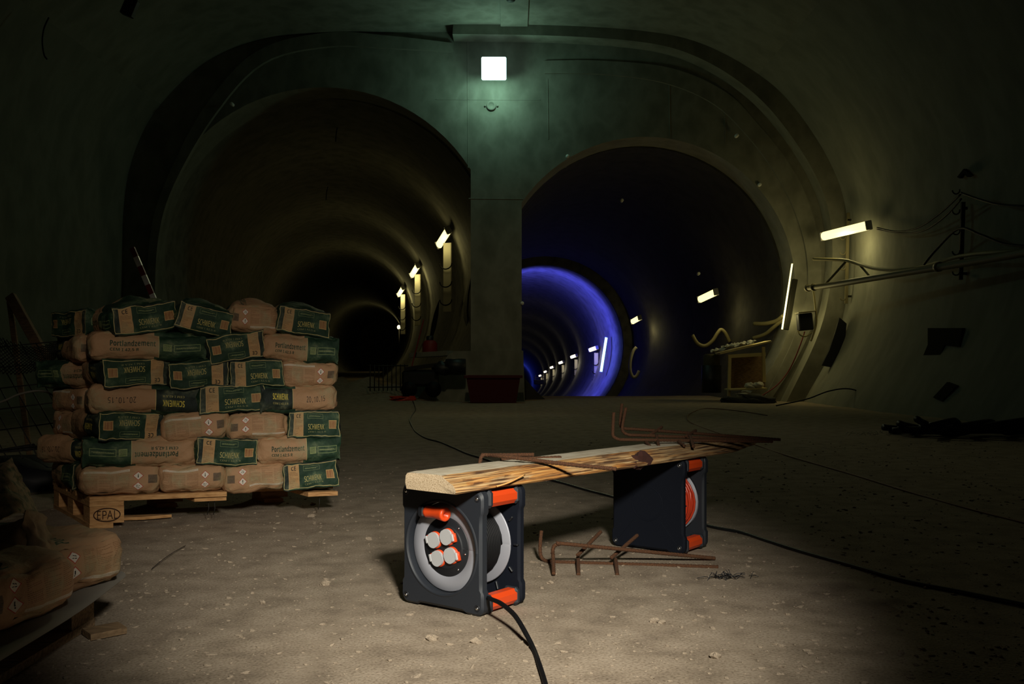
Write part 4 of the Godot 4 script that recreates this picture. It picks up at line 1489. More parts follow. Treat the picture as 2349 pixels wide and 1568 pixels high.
	part(p, "deck_board", st, M.wood)
	for q: Array in [[0.13, 0.0, 1.16, 0.10], [0.28, 0.0, 1.16, 0.12], [0.48, 0.0, 1.16, 0.10], [0.70, 0.0, 1.16, 0.10]]:
		st = tool(false)
		slab(st, s * q[0] + e * q[1], e * q[2], s * q[3], 0.122, 0.144)
		part(p, "deck_board", st, M.wood)
	for t: float in [0.0, 0.46, 0.99]:
		st = tool(false)
		slab(st, e * t + s * (0.0 if t < 0.1 else 0.02), e * 0.145, s * 0.78, 0.10, 0.121)
		part(p, "stringer", st, M.wood)
	for q: Vector2 in [Vector2(0, 0.004), Vector2(0, 0.34), Vector2(0, 0.66), Vector2(0.455, 0.66), Vector2(1.0, 0.66)]:
		st = tool(false)
		slab(st, e * (q.x + 0.002) + s * q.y, e * 0.145, s * 0.12, 0.022, 0.099)
		var blk := part(p, "block", st, M.wood)
		if q == Vector2(0, 0.004):   # burnt oval mark on the corner block
			var mk := tool(false)
			var oval := []
			for i in 33:
				oval.append(Vector3(cos(TAU * i / 32.0) * 0.056, sin(TAU * i / 32.0) * 0.030, 0.001))
			tube(mk, PackedVector3Array(oval), 0.0024, 6)
			var f := SystemFont.new()
			f.font_names = PackedStringArray(["Droid Sans"])
			f.font_weight = 400
			var tm := TextMesh.new()
			tm.font = f
			tm.font_size = 32
			tm.text = "EPAL"
			tm.pixel_size = 0.0013
			tm.depth = 0.0015
			part(blk, "burnt_oval", mk, M.burnt).transform = Transform3D(Basis(e, Vector3.UP, n), e * 0.0745 + s * 0.004 + n * 0.0006 + Vector3(0, 0.060, 0))
			mk = tool(false)
			mk.append_from(tm, 0, Transform3D(Basis().scaled(Vector3(1, 1.25, 1)), Vector3(0, 0, 0)))
			var mo := put(blk, "burnt_mark", mk.commit(), M.burnt)
			mo.transform = Transform3D(Basis(e, Vector3.UP, n), e * 0.0745 + s * 0.004 + n * 0.0006 + Vector3(0, 0.058, 0))
	for t: float in [0.0, 0.455, 1.0]:
		st = tool(false)
		slab(st, e * t + s * (0.0 if t < 0.1 else 0.60), e * 0.10, s * (0.78 if t < 0.1 else 0.18), 0.0, 0.022)
		part(p, "bottom_board", st, M.wood)
	for q: Vector2 in [Vector2(0.535, 0.06), Vector2(0.56, 0.05), Vector2(1.06, 0.06)]:
		st = tool()
		var c := e * q.x + s * q.y
		tube(st, PackedVector3Array([c + Vector3(0, 0.10, 0), c + Vector3(0.003, 0.06, 0), c + Vector3(-0.004, 0.03, 0.004)]), 0.002, 6)
		part(p, "nail", st, M.steel_dark)
	st = tool(false)
	prism(st, Transform3D(Basis(Vector3.RIGHT, -PI / 2), Vector3.ZERO), PackedVector2Array([Vector2(0, 0), Vector2(0.10, 0.0), Vector2(0.22, 0.05), Vector2(0.12, 0.075), Vector2(0.0, 0.07)]), 0.0, 0.014)
	var sp := part(self, "broken_board", st, M.wood)
	sp.transform = Transform3D(Basis(Vector3.UP, deg_to_rad(12)), on_floor(279, 1196) + Vector3(0, 0.006, 0))
	tag(sp, "pale splintered piece of board on the floor under the tall stack", "board")

func sheet(st: SurfaceTool, grid: Array, thick: float, crinkle: float, seed_: int, n := 5) -> void:   # a folded sheet through a grid of points
	var rows := []
	for row: Array in grid:
		rows.append(smooth_path(row, n))
	var w: int = rows[0].size()
	var cols := []
	for i in w:
		var c := []
		for row: PackedVector3Array in rows:
			c.append(row[i])
		cols.append(smooth_path(c, n))
	var h: int = cols[0].size()
	var top := []
	var bot := []
	for i in w:
		var a := []
		var b := []
		for k in h:
			var p: Vector3 = cols[i][k]
			var du: Vector3 = cols[mini(i + 1, w - 1)][k] - cols[maxi(i - 1, 0)][k]
			var dv: Vector3 = cols[i][mini(k + 1, h - 1)] - cols[i][maxi(k - 1, 0)]
			var nn := du.cross(dv).normalized()
			var f := absf(fn.get_noise_3dv(p * 9.0 + Vector3(seed_, 0, 0))) + 0.4 * fn.get_noise_3dv(p * 24.0 + Vector3(0, seed_, 0))
			p += nn * crinkle * f
			a.append(p + nn * thick / 2.0)
			b.append(p - nn * thick / 2.0)
		top.append(a)
		bot.append(b)
	for i in w - 1:
		for k in h - 1:
			st.set_smooth_group(0)
			quad(st, top[i][k], top[i + 1][k], top[i + 1][k + 1], top[i][k + 1])
			st.set_smooth_group(1)
			quad(st, bot[i][k], bot[i][k + 1], bot[i + 1][k + 1], bot[i + 1][k])
	st.set_smooth_group(2)
	for i in w - 1:
		quad(st, bot[i][0], bot[i + 1][0], top[i + 1][0], top[i][0])
		quad(st, top[i][h - 1], top[i + 1][h - 1], bot[i + 1][h - 1], bot[i][h - 1])
	for k in h - 1:
		quad(st, top[0][k], top[0][k + 1], bot[0][k + 1], bot[0][k])
		quad(st, bot[w - 1][k], bot[w - 1][k + 1], top[w - 1][k + 1], top[w - 1][k])

func grid_of(rows: Array) -> Array:   # rows of [px, py, distance]
	var out := []
	for row: Array in rows:
		var r := []
		for q: Array in row:
			r.append(at(q[0], q[1], q[2]))
		out.append(r)
	return out

func open_pallet() -> void:
	var o := Vector3(-1.2, 0, -2.76)
	var p := thing("pallet", "old wooden pallet at the left edge under bags and a grey sheet", "pallet", o)
	var e := Vector3(0, 0, 1)     # toward the viewer
	var s := Vector3(-1, 0, 0)
	var st: SurfaceTool
	for q: Array in [[0.0, 0.10], [0.30, 0.10], [0.55, 0.12], [0.85, 0.10], [1.1, 0.10]]:
		st = tool(false)
		slab(st, e * q[0], e * q[1], s * 0.8, 0.122, 0.144)
		part(p, "deck_board", st, M.old_wood)
	for t: float in [0.0, 0.33, 0.66]:
		st = tool(false)
		slab(st, s * t, e * 1.2, s * 0.12, 0.10, 0.121)
		part(p, "stringer", st, M.old_wood)
		st = tool(false)
		slab(st, s * t, e * 1.2, s * 0.12, 0.0, 0.022)
		part(p, "bottom_board", st, M.old_wood)
		for u: float in [0.0, 0.53, 1.06]:
			st = tool(false)
			slab(st, s * (t + 0.003) + e * u, e * 0.14, s * 0.114, 0.022, 0.099)
			part(p, "block", st, M.old_wood)
	st = tool(false)
	slab(st, Vector3(0.008, 0, 0.10), Vector3(0.07, 0, -0.07), Vector3(0.05, 0, 0.06), 0.001, 0.018)
	part(p, "loose_chip", st, M.old_wood)
	# grey protective sheet between pallet and bags, hanging over the edge
	st = tool()
	sheet(st, [[Vector3(-1.75, 0.150, -2.78), Vector3(-1.3, 0.150, -2.80), Vector3(-1.15, 0.147, -2.80), Vector3(-1.12, 0.135, -2.78)], [Vector3(-1.75, 0.150, -2.4), Vector3(-1.3, 0.150, -2.42), Vector3(-1.12, 0.146, -2.42), Vector3(-1.085, 0.13, -2.42)], [Vector3(-1.75, 0.150, -2.0), Vector3(-1.3, 0.150, -2.0), Vector3(-1.10, 0.146, -2.0), Vector3(-1.07, 0.13, -2.0)]], 0.003, 0.004, 3)
	tag(part(self, "grey_sheet", st, M.sheet), "grey slip sheet hanging over the edge of the left pallet under its bags", "sheet")
	# bags on it
	var q1 := put(self, "cement_bag", bag_mesh(0.44, 0.135, 0.31, 91, 0.02), M.bag0)
	q1.transform = Transform3D(bag_basis("K", false, Vector3(0.97, -0.02, 0.24).normalized(), Vector3(0.24, 0, -0.97).normalized(), 0.0).orthonormalized(), Vector3(-1.335, 0.222, -2.60))
	tag(q1, "dusty kraft cement bag at the far corner of the left pallet, nearest the tall stack", "cement bag", "bags on the left pallet")
	var q2 := put(self, "cement_bag", bag_mesh(0.44, 0.14, 0.31, 92, 0.02), M.bag1)
	q2.transform = Transform3D(bag_basis("K", false, Vector3(0.97, 0, 0.24).normalized(), Vector3(0.24, 0, -0.97).normalized(), 2.0).orthonormalized(), Vector3(-1.32, 0.224, -2.275))
	tag(q2, "dusty kraft cement bag at the left picture edge below the torn sack", "cement bag", "bags on the left pallet")
	# torn open sack standing on the bags
	var sack := thing("torn_sack", "torn empty paper sack standing open on the bags of the left pallet", "sack")
	st = tool()
	sheet(st, grid_of([
		[[-60, 1090, 2.50], [-10, 1072, 2.52], [14, 1056, 2.54], [28, 1048, 2.55]],
		[[-60, 1120, 2.44], [-10, 1110, 2.45], [25, 1096, 2.50], [48, 1092, 2.56]],
		[[-60, 1160, 2.38], [-8, 1150, 2.40], [40, 1134, 2.46], [80, 1150, 2.56]],
		[[-60, 1196, 2.34], [-5, 1190, 2.36], [56, 1172, 2.43], [110, 1215, 2.56]],
	]), 0.004, 0.014, 3)
	part(sack, "upper_panel", st, M.sack_green)
	st = tool()
	sheet(st, grid_of([
		[[58, 1170, 2.44], [88, 1172, 2.50], [104, 1190, 2.55], [114, 1216, 2.56]],
		[[52, 1200, 2.42], [78, 1210, 2.43], [108, 1222, 2.48], [128, 1258, 2.56]],
		[[40, 1230, 2.46], [70, 1250, 2.40], [112, 1254, 2.42], [138, 1296, 2.56]],
		[[20, 1275, 2.50], [66, 1312, 2.36], [100, 1304, 2.38], [150, 1330, 2.56]],
	]), 0.004, 0.022, 8)
	part(sack, "crumpled_corner", st, M.sack)
	st = tool()
	sheet(st, grid_of([
		[[-60, 1200, 2.5], [-10, 1205, 2.46], [30, 1196, 2.46], [60, 1184, 2.46]],
		[[-60, 1240, 2.40], [-10, 1236, 2.38], [30, 1232, 2.38], [62, 1238, 2.40]],
		[[-60, 1282, 2.34], [-10, 1268, 2.32], [30, 1284, 2.33], [72, 1300, 2.36]],
		[[-60, 1290, 2.30], [-10, 1290, 2.28], [34, 1306, 2.30], [78, 1312, 2.34]],
	]), 0.004, 0.016, 5)
	part(sack, "lower_panel", st, M.sack)
	st = tool()
	sheet(st, grid_of([
		[[-60, 1290, 2.28], [-12, 1284, 2.27], [16, 1300, 2.27], [46, 1326, 2.27]],
		[[-60, 1330, 2.22], [-12, 1330, 2.22], [10, 1340, 2.22], [40, 1345, 2.24]],
		[[-60, 1350, 2.24], [-12, 1352, 2.24], [6, 1352, 2.24], [30, 1352, 2.26]],
	]), 0.004, 0.016, 11)
	part(sack, "torn_flap", st, M.sack)

# ---------------------------------------------------------------- clutter along the walls
func rod(called: String, label: String, category: String, a: Vector3, b: Vector3, w: float, t: float, m: Material) -> Node3D:
	var o := thing(called, label, category, (a + b) / 2.0)
	var st := tool(false)
	beam(st, a - o.position, b - o.position, w, t, Vector3.BACK, 0.006)
	part(o, "board", st, m)
	return o

func left_wall_clutter() -> void:
	rod("leaning_board", "dark wooden board leaning left of the tall stack, steepest of the two", "board", at(24, 678, 7.0), at(240, 1066, 6.6), 0.07, 0.05, M.old_wood)
	rod("leaning_board", "second dark board standing more upright at the left wall", "board", at(22, 690, 7.3), at(70, 1056, 7.2), 0.04, 0.03, M.old_wood)
	# leaning mesh of reinforcing wire
	var o := thing("wire_mesh", "leaning panel of dark reinforcing mesh at the left picture edge", "mesh", at(0, 900, 5.8))
	for i in 11:
		var st := tool()
		var a := at(-170 + i * 36, 772 + i * 2, 6.0) - o.position
		var b := at(-20 + i * 36, 1050, 5.5) - o.position
		tube(st, PackedVector3Array([a, a.lerp(b, 0.5), b]), 0.004, 6)
		part(o, "wire", st, M.steel_dark)
	for i in 6:
		var st := tool()
		var y := 790 + i * 46
		tube(st, PackedVector3Array([at(-150 + i * 22, y + 20, 5.97 - i * 0.09) - o.position, at(200, y - 14, 5.97 - i * 0.09) - o.position]), 0.004, 6)
		part(o, "wire", st, M.steel_dark)
	# rolled chain-link
	o = thing("chain_link_roll", "sagging piece of dark chain-link netting over the reinforcing mesh", "netting", at(30, 810, 5.6))
	var st2 := tool()
	for i in 26:
		for s: float in [-1.0, 1.0]:
			var pts := []
			for k in 7:
				var u := k / 6.0
				var px := -60.0 + i * 9.0 + s * (u - 0.5) * 84.0
				var top := 772.0 + 24.0 * sin(px * 0.02) - px * 0.02
				pts.append(at(px, top + u * (84.0 - maxf(px, 0.0) * 0.35), 5.65 - 0.12 * sin(u * PI)) - o.position)
			tube(st2, PackedVector3Array(pts), 0.0028, 5)
	var w := part(o, "netting", st2, M.steel_dark)
	w.set_meta("kind", "stuff")
	cord("pale_hose", "pale hose arching in front of the mesh at the left edge", [at(-90, 946, 5.3), at(0, 922, 5.3), at(40, 905, 5.3), at(75, 897, 5.3), at(100, 897, 5.3), at(120, 906, 5.3), at(150, 940, 5.3)], 0.006, M.dull_hose, "hose")
	# dark scraps at the foot of the wall
	o = thing("scrap_heap", "heap of dark scraps and rods on the floor left of the tall stack", "scrap", on_floor(40, 1112))
	var st := tool()
	lumps(st, Vector3(-0.1, 0.02, 0.1), Vector3(0.55, 0.16, 0.35), 41, 0.6, 16)
	part(o, "heap", st, M.black2)
	for i in 6:
		st = tool(false)
		var a := Vector3(-0.6 + i * 0.16, 0.12 + 0.04 * (i % 3), 0.2 - i * 0.05)
		beam(st, a, a + Vector3(0.5, 0.03 + 0.05 * (i % 2), -0.25), 0.03, 0.02)
		part(o, "strip", st, M.steel_dark)
	# levelling staff
	o = thing("levelling_staff", "red and white measuring staff leaning behind the tall stack", "measuring staff", at(320, 620, 8.0))
	var a0 := at(303, 568, 8.0) - o.position
	var b0 := at(505, 1040, 7.9) - o.position
	for i in 22:
		st = tool(false)
		beam(st, a0.lerp(b0, i / 22.0), a0.lerp(b0, (i + 1) / 22.0), 0.042, 0.025, Vector3.BACK, 0.001)
		part(o, "graduation", st, M.red if i % 2 == 0 else M.white)
	cord("twig", "thin dark twig lying on the open floor in front of the tall stack", [on_floor(348, 1304, 0.006), on_floor(372, 1284, 0.012), on_floor(398, 1266, 0.010), on_floor(425, 1251, 0.008)], 0.0013, M.black2, "twig")
	# small fixings high on the left vault
	o = thing("ceiling_hook", "dark bracket high on the left of the vault at the top edge", "bracket", at(297, 18, 12.2))
	st = tool(false)
	beam(st, at(290, 36, 12.2) - o.position, at(306, -2, 12.2) - o.position, 0.16, 0.1, Vector3.BACK, 0.01)
	part(o, "bracket", st, M.steel_dark)
	cord("loose_cable", "thin dark cable hanging in a curve high on the left wall", [at(112, 40, 14.4), at(101, 65, 14.4), at(97, 95, 14.4), at(101, 125, 14.4), at(108, 136, 14.4)], 0.012, M.rubber)
	for q: Array in [[766, 250, 286, 22.5], [770, 290, 325, 23.0], [748, 428, 458, 27.0]]:
		cord("lining_joint_cable", "short dark cable hanging from the crown of the left tunnel, %s" % ["nearest", "the second", "the deepest"][[250, 290, 428].find(q[1])], [at(q[0] + 4, q[1], q[3]), at(q[0] + 1, (q[1] + q[2]) / 2.0, q[3]), at(q[0], q[2], q[3])], 0.012, M.rubber)

func pier_clutter() -> void:
	# red skip at the foot of the pier
	var o := thing("red_bin", "dark red skip standing at the foot of the concrete pier", "bin", Vector3(-0.36, 0.01, -18.75))
	var st := tool(false)
	var lo := []
	var hi := []
	for s: Vector2 in [Vector2(-1, -1), Vector2(1, -1), Vector2(1, 1), Vector2(-1, 1)]:
		lo.append(Vector3(s.x * 0.44, 0.0, s.y * 0.27))
		hi.append(Vector3(s.x * 0.52, 0.50, s.y * 0.33))
	var mid := Vector3(0, 0.25, 0)
	face_out(st, lo, mid)
	for i in 4:
		face_out(st, [lo[i], lo[(i + 1) % 4], hi[(i + 1) % 4], hi[i]], mid)
	var li := []
	for i in 4:
		li.append(Vector3(hi[i].x * 0.93, 0.50, hi[i].z * 0.9))
	for i in 4:
		face_out(st, [hi[i], hi[(i + 1) % 4], li[(i + 1) % 4], li[i]], Vector3(0, 0, 0))
		face_out(st, [li[i], li[(i + 1) % 4], Vector3(0, 0.08, 0)], Vector3(0, 3, 0))
	part(o, "tub", st, M.red_bin)
	for s: float in [-1.0, 1.0]:
		st = tool(false)
		beam(st, Vector3(-0.56, 0.5, 0.34 * s), Vector3(0.56, 0.5, 0.34 * s), 0.05, 0.05)
		part(o, "rim", st, M.red_bin)
		st = tool(false)
		beam(st, Vector3(0.54 * s, 0.5, -0.31), Vector3(0.54 * s, 0.5, 0.31), 0.05, 0.05)
		part(o, "rim", st, M.red_bin)
	# dark plant stored against the left tunnel wall
	o = thing("dark_machine", "low dark machine with a bucket parked between the left tunnel and the pier", "machine", Vector3(-1.75, 0.15, -19.3))
	st = tool(false)
	box(st, Transform3D(Basis(), Vector3(-0.1, 0.32, -0.1)), Vector3(0.72, 0.34, 0.5), 0.06)
	part(o, "body", st, M.black2)
	st = tool()
	lathe(st, Transform3D(Basis(Vector3.BACK, PI / 2), Vector3(0.62, 0.55, 0.05)), [Vector2(0.0, -0.2), Vector2(0.16, -0.2), Vector2(0.17, 0.0), Vector2(0.16, 0.2), Vector2(0.0, 0.2)], 18)
	lumps(st, Vector3(0.35, 0.52, 0.05), Vector3(0.22, 0.14, 0.18), 52, 0.5, 12)
	part(o, "bucket", st, M.black2)
	st = tool(false)
	beam(st, Vector3(-0.4, 0.5, 0.1), Vector3(0.45, 0.62, 0.1), 0.09, 0.08)
	part(o, "arm", st, M.steel_dark)
	st = tool()
	for s: float in [-0.3, 0.18]:
		st = tool()
		lathe(st, Transform3D(Basis(Vector3.RIGHT, PI / 2), Vector3(s, 0.1, 0.18)), [Vector2(0.0, -0.05), Vector2(0.16, -0.05), Vector2(0.16, 0.05), Vector2(0.0, 0.05)], 18)
		part(o, "wheel", st, M.rubber)
	# pale kerb beside it
	var k := thing("kerb_beam", "pale ledge running from the pier into the left tunnel", "kerb", Vector3(-2.0, 0.98, -20.3))
	st = tool(false)
	beam(st, Vector3(0.75, 0.0, 0.2), Vector3(-0.1, -0.04, -0.3), 0.4, 0.10)
	beam(st, Vector3(0.4, -0.5, 0.0), Vector3(0.39, -1.0, 0.0), 0.9, 0.5, Vector3.BACK)
	part(k, "ledge", st, M.concrete)
	st = tool(false)
	# railing
	o = thing("barrier_fence", "low dark barrier of upright bars left of the machine", "fence", Vector3(-2.55, 0.2, -19.6))
	for i in 9:
		st = tool()
		tube(st, PackedVector3Array([Vector3(-0.35 + i * 0.085, 0, -i * 0.03), Vector3(-0.35 + i * 0.085, 0.55, -i * 0.03)]), 0.012, 6)
		part(o, "upright", st, M.steel_dark)
	st = tool()
	for y: float in [0.08, 0.52]:
		st = tool()
		tube(st, PackedVector3Array([Vector3(-0.4, y, 0.01), Vector3(0.4, y, -0.25)]), 0.014, 6)
		part(o, "rail", st, M.steel_dark)
	# red canister
	o = thing("gas_canister", "dull red canister with a dark cap standing on the ledge by the left tunnel", "canister", at(986, 815, 20.4))
	st = tool()
	lathe(st, Transform3D(), [Vector2(0.0, 0.0), Vector2(0.15, 0.0), Vector2(0.16, 0.04), Vector2(0.16, 0.24), Vector2(0.12, 0.31), Vector2(0.06, 0.33)], 20)
	part(o, "body", st, M.red)
	st = tool()
	lathe(st, Transform3D(), [Vector2(0.075, 0.32), Vector2(0.08, 0.40), Vector2(0.05, 0.42), Vector2(0.0, 0.42)], 16)
	part(o, "cap", st, M.black2)
	cord("hanging_cord", "thin red cord hanging down to the floor left of the canister", [at(972, 733, 20.2), at(960, 780, 20.1), at(946, 835, 20.0), at(938, 880, 19.8), at(934, 912, 19.5)], 0.014, M.red, "cord")
	# heap of orange cable
	o = thing("orange_rope_heap", "small heap of orange cord on the floor before the left tunnel", "cord", on_floor(922, 922))
	st = tool()
	var pts := []
	for i in 70:
		var a := i * 0.55
		pts.append(Vector3(cos(a) * (0.22 + 0.06 * sin(i * 1.7)), 0.03 + 0.0012 * i, sin(a) * (0.16 + 0.05 * cos(i * 2.3))))
	tube(st, smooth_path(pts, 3), 0.013, 6)
	part(o, "cord", st, M.cord_orange)
	o = thing("dark_reel", "small dark reel lying on the bank behind the orange cord", "reel", at(938, 903, 19.6))
	st = tool()
	lathe(st, Transform3D(Basis(Vector3.RIGHT, 1.1), Vector3.ZERO), [Vector2(0.0, -0.05), Vector2(0.13, -0.05), Vector2(0.13, -0.03), Vector2(0.07, -0.02), Vector2(0.07, 0.02), Vector2(0.13, 0.03), Vector2(0.13, 0.05), Vector2(0.0, 0.05)], 20)
	part(o, "spool", st, M.black2)

func hook(parent: Node3D, p: Vector3, s: float, m: Material) -> void:
	var st := tool()
	var pts := []
	for i in 9:
		var t := -0.3 + PI * 1.1 * i / 8.0
		pts.append(p + Vector3(-0.02 - s + cos(t) * s, -sin(t) * s, 0.0))
	tube(st, PackedVector3Array(pts), s * 0.2, 6)
	part(parent, "hook", st, m)

func wall_patch(pix: Array, x0: float, y0: float, slope: float, label: String) -> void:   # a thin plate on the leaning wall x = x0 + slope * (y - y0)
	var front := []
	var back := []
	var mid := Vector3.ZERO
	for q: Vector2 in pix:
		var u := (q.x - CX) / F
		var w := (HZ - q.y) / F
		var d := (x0 + slope * (EYE - y0)) / (u - slope * w)
		var p := at(q.x, q.y, d)
		front.append(p)
		back.append(p + Vector3(0.05, 0, 0))
		mid += p / pix.size()
	var poly := PackedVector2Array()
	for p: Vector3 in front:
		poly.append(Vector2(-p.z, p.y))
	var st := tool(false)
	var ids := Geometry2D.triangulate_polygon(poly)
	for i in range(0, ids.size(), 3):
		face_out(st, [front[ids[i]], front[ids[i + 1]], front[ids[i + 2]]], mid + Vector3(1, 0, 0))
		face_out(st, [back[ids[i]], back[ids[i + 1]], back[ids[i + 2]]], mid - Vector3(1, 0, 0))
	for i in front.size():
		var j := (i + 1) % front.size()
		face_out(st, [front[i], front[j], back[j], back[i]], mid)
	tag(part(self, "dark_plate", st, M.matte_black), label, "plate")

func right_clutter() -> void:
	# the long pipe on the right wall
	var o := thing("long_pipe", "long pipe running along the right chamber wall under the tube lamp", "pipe", Vector3(6.2, 2.2, -15.5))
	var st := tool()
	tube(st, smooth_path([Vector3(-0.42, 0.04, -3.3), Vector3(-0.25, 0.02, -2.2), Vector3(0.0, -0.01, 0.5), Vector3(0.18, -0.06, 3.5), Vector3(0.25, -0.1, 8.0)], 6), 0.055, 14)
	part(o, "pipe", st, M.pipe)
	for q: Vector3 in [Vector3(-0.41, 0.04, -3.25), Vector3(-0.375, 0.035, -3.0), Vector3(0.07, -0.02, 1.4)]:
		st = tool()
		lathe(st, Transform3D(Basis(Vector3.RIGHT, PI / 2) , q), [Vector2(0.05, -0.04), Vector2(0.072, -0.035), Vector2(0.072, 0.035), Vector2(0.05, 0.04)], 16)
		part(o, "coupling", st, M.pipe)
	# brackets with hooks
	for q: Array in [[6.62, 1.95, 3.75, -19.0, "hook rail under the bright tube lamp on the right wall"], [6.64, 2.0, 3.15, -14.2, "dark hook rail on the right wall near the picture edge"]]:
		o = thing("hook_rail", q[4], "rail", Vector3(q[0], q[1], q[3]))
		st = tool(false)
		beam(st, Vector3(0, 0, 0), Vector3(0.04, q[2] - q[1], 0), 0.06, 0.04, Vector3.BACK)
		part(o, "rail", st, M.pipe if q[3] < -17 else M.steel_dark)
		for t: float in [0.08, 0.92]:
			st = tool(false)
			beam(st, Vector3(0.02, t * (q[2] - q[1]), 0), Vector3(0.1, t * (q[2] - q[1]), 0), 0.04, 0.04)
			part(o, "stay", st, M.steel_dark)
		for i in 5:
			hook(o, Vector3(0.0, 0.12 + i * 0.3, 0.02), 0.055, M.pipe if q[3] < -17 else M.steel_dark)
	# cables draped over them
	var wires := [
		["pale cable sagging from the hook rail over the long pipe", [at(1866, 594, 18.7), at(1905, 595, 18.3), at(1940, 597, 17.9), at(1972, 606, 17.5), at(2010, 616, 16.8), at(2060, 618, 16.0), at(2120, 610, 15.2), at(2200, 588, 13.9), at(2290, 578, 12.6), at(2400, 574, 11.6)], 0.03, "hose"],
		["short brace running down left from the hook rail to the pipe", [at(1940, 600, 17.9), at(1915, 628, 18.1), at(1893, 652, 18.3)], 0.022, "pipe"],
		["short brace running down right from the hook rail to the pipe", [at(1972, 607, 17.6), at(1985, 622, 17.5), at(2000, 640, 17.3)], 0.022, "pipe"],
		["upper dark wire from the tube lamp to the far hook rail", [at(2012, 522, 17.3), at(2060, 531, 16.4), at(2110, 520, 15.5), at(2160, 486, 14.6), at(2203, 446, 13.8)], 0.014, "dark"],
		["lower dark wire rising to the far hook rail", [at(2012, 526, 17.3), at(2070, 535, 16.3), at(2120, 528, 15.4), at(2168, 496, 14.5), at(2205, 456, 13.8)], 0.014, "dark"],
		["dark cable hanging between the far hook rail and the picture edge, upper", [at(2205, 442, 13.8), at(2250, 458, 13.1), at(2300, 470, 12.4), at(2400, 474, 11.5)], 0.016, "dark"],
		["dark cable hanging between the far hook rail and the picture edge, lower", [at(2120, 606, 15.0), at(2150, 570, 14.6), at(2200, 524, 13.8), at(2250, 538, 13.1), at(2310, 560, 12.4), at(2400, 566, 11.5)], 0.018, "dark"],
		["reddish thin cord hanging from the junction box to the floor", [at(1846, 760, 18.9), at(1836, 790, 18.9), at(1822, 825, 18.9), at(1806, 855, 18.9), at(1780, 885, 18.8), at(1740, 912, 18.6)], 0.012, "red"],
		["brown cable hanging past the junction box", [at(1864, 650, 18.9), at(1870, 700, 18.9), at(1873, 735, 18.9), at(1868, 760, 18.9), at(1860, 782, 18.9)], 0.02, "hose"],
		["cable loop under the junction box", [at(1830, 758, 18.9), at(1836, 768, 18.85), at(1848, 771, 18.85), at(1862, 762, 18.9)], 0.014, "hose"],
		["thin wire lying over the foot of the right wall", [at(1780, 930, 17.0), at(1850, 915, 17.0), at(1900, 897, 17.0), at(1945, 891, 16.9), at(1985, 903, 16.7), at(2035, 925, 16.5)], 0.012, "dark"],
		["thick hose sagging on the dark wall under the tilted lamp", [at(1588, 768, 23.4), at(1600, 787, 23.4), at(1617, 793, 23.4), at(1634, 782, 23.4), at(1646, 764, 23.4), at(1654, 756, 23.4), at(1664, 764, 23.4), at(1674, 784, 23.4)], 0.045, "hose"],
		["thick hose rising from the workbench to the upright lamp", [at(1730, 742, 20.9), at(1755, 742, 20.6), at(1780, 736, 20.3), at(1797, 724, 20.0)], 0.045, "hose"],
		["second hose slanting behind the workbench", [at(1728, 775, 21.0), at(1755, 766, 20.7), at(1775, 750, 20.4), at(1797, 732, 20.1)], 0.04, "hose"],
		["pale hose hanging in a loop beside the blue ring", [at(1460, 796, 30.5), at(1452, 806, 30.5), at(1446, 828, 30.5), at(1446, 850, 30.5), at(1452, 864, 30.5), at(1460, 862, 30.5), at(1466, 850, 30.5)], 0.05, "pale"],
	]
	for w: Array in wires:
		cord("hung_cable", w[0], w[1], w[2], {"hose": M.hose, "pipe": M.pipe, "dark": M.rubber, "red": M.red, "pale": M.paper}[w[3]])
	# junction box
	o = thing("junction_box", "dark junction box on the wall under the end of the long pipe", "box", at(1846, 738, 19.0))
	st = tool(false)
	box(st, Transform3D(Basis(Vector3.BACK, 0.1), Vector3.ZERO), Vector3(0.28, 0.34, 0.2), 0.02)
	part(o, "case", st, M.black2)
	st = tool(false)
	box(st, Transform3D(Basis(Vector3.BACK, 0.1), Vector3(0, 0.19, 0.03)), Vector3(0.34, 0.02, 0.28), 0.005)
	part(o, "rain_cover", st, M.pipe)
	# dark flap on the ring
	st = tool(false)
	var fp := PackedVector2Array()
	for q: Vector2 in [Vector2(1925, 728), Vector2(1941, 742), Vector2(1938, 775), Vector2(1925, 815), Vector2(1906, 842), Vector2(1884, 838), Vector2(1902, 802), Vector2(1914, 765)]:
		var p := at(q.x, q.y, 18.85)
		fp.append(Vector2(p.x, p.y))
	prism(st, Transform3D(Basis(), Vector3(0, 0, -18.85)), fp, -0.03, 0.03)
	tag(part(self, "rubber_flap", st, M.black2), "curved dark rubber flap hanging at the edge of the stepped ring", "flap")
	# dark plates lying flat on the wall
	wall_patch([Vector2(2128, 752), Vector2(2206, 752), Vector2(2200, 795), Vector2(2166, 790), Vector2(2140, 856), Vector2(2100, 858), Vector2(2128, 790)], 6.47, 1.23, 0.30, "dark angled plate with a slanting tail on the right wall")
	wall_patch([Vector2(2172, 876), Vector2(2194, 884), Vector2(2160, 919), Vector2(2140, 911)], 5.92, 0.135, 0.53, "small dark slanting plate low on the right wall")
	wall_patch([Vector2(2195, 406), Vector2(2210, 387), Vector2(2227, 402), Vector2(2219, 406), Vector2(2209, 397), Vector2(2201, 409)], 6.68, 3.0, 0.0, "small dark angle bracket above the far hook rail")
	# workbench in the right mouth
	var bd := 19.3
	o = thing("workbench", "small slanting workbench of pale boards in the right tunnel mouth", "workbench", at(1710, 905, bd))
	var base := o.position
	st = tool(false)
	beam(st, at(1646, 811, bd) - base, at(1762, 783, bd) - base, 0.5, 0.035, Vector3.UP, 0.004)
	part(o, "top_board", st, M.yellow_wood)
	st = tool(false)
	beam(st, at(1670, 817, bd - 0.2) - base, at(1756, 812, bd - 0.2) - base, 0.03, 0.07, Vector3.UP)
	part(o, "apron", st, M.yellow_wood)
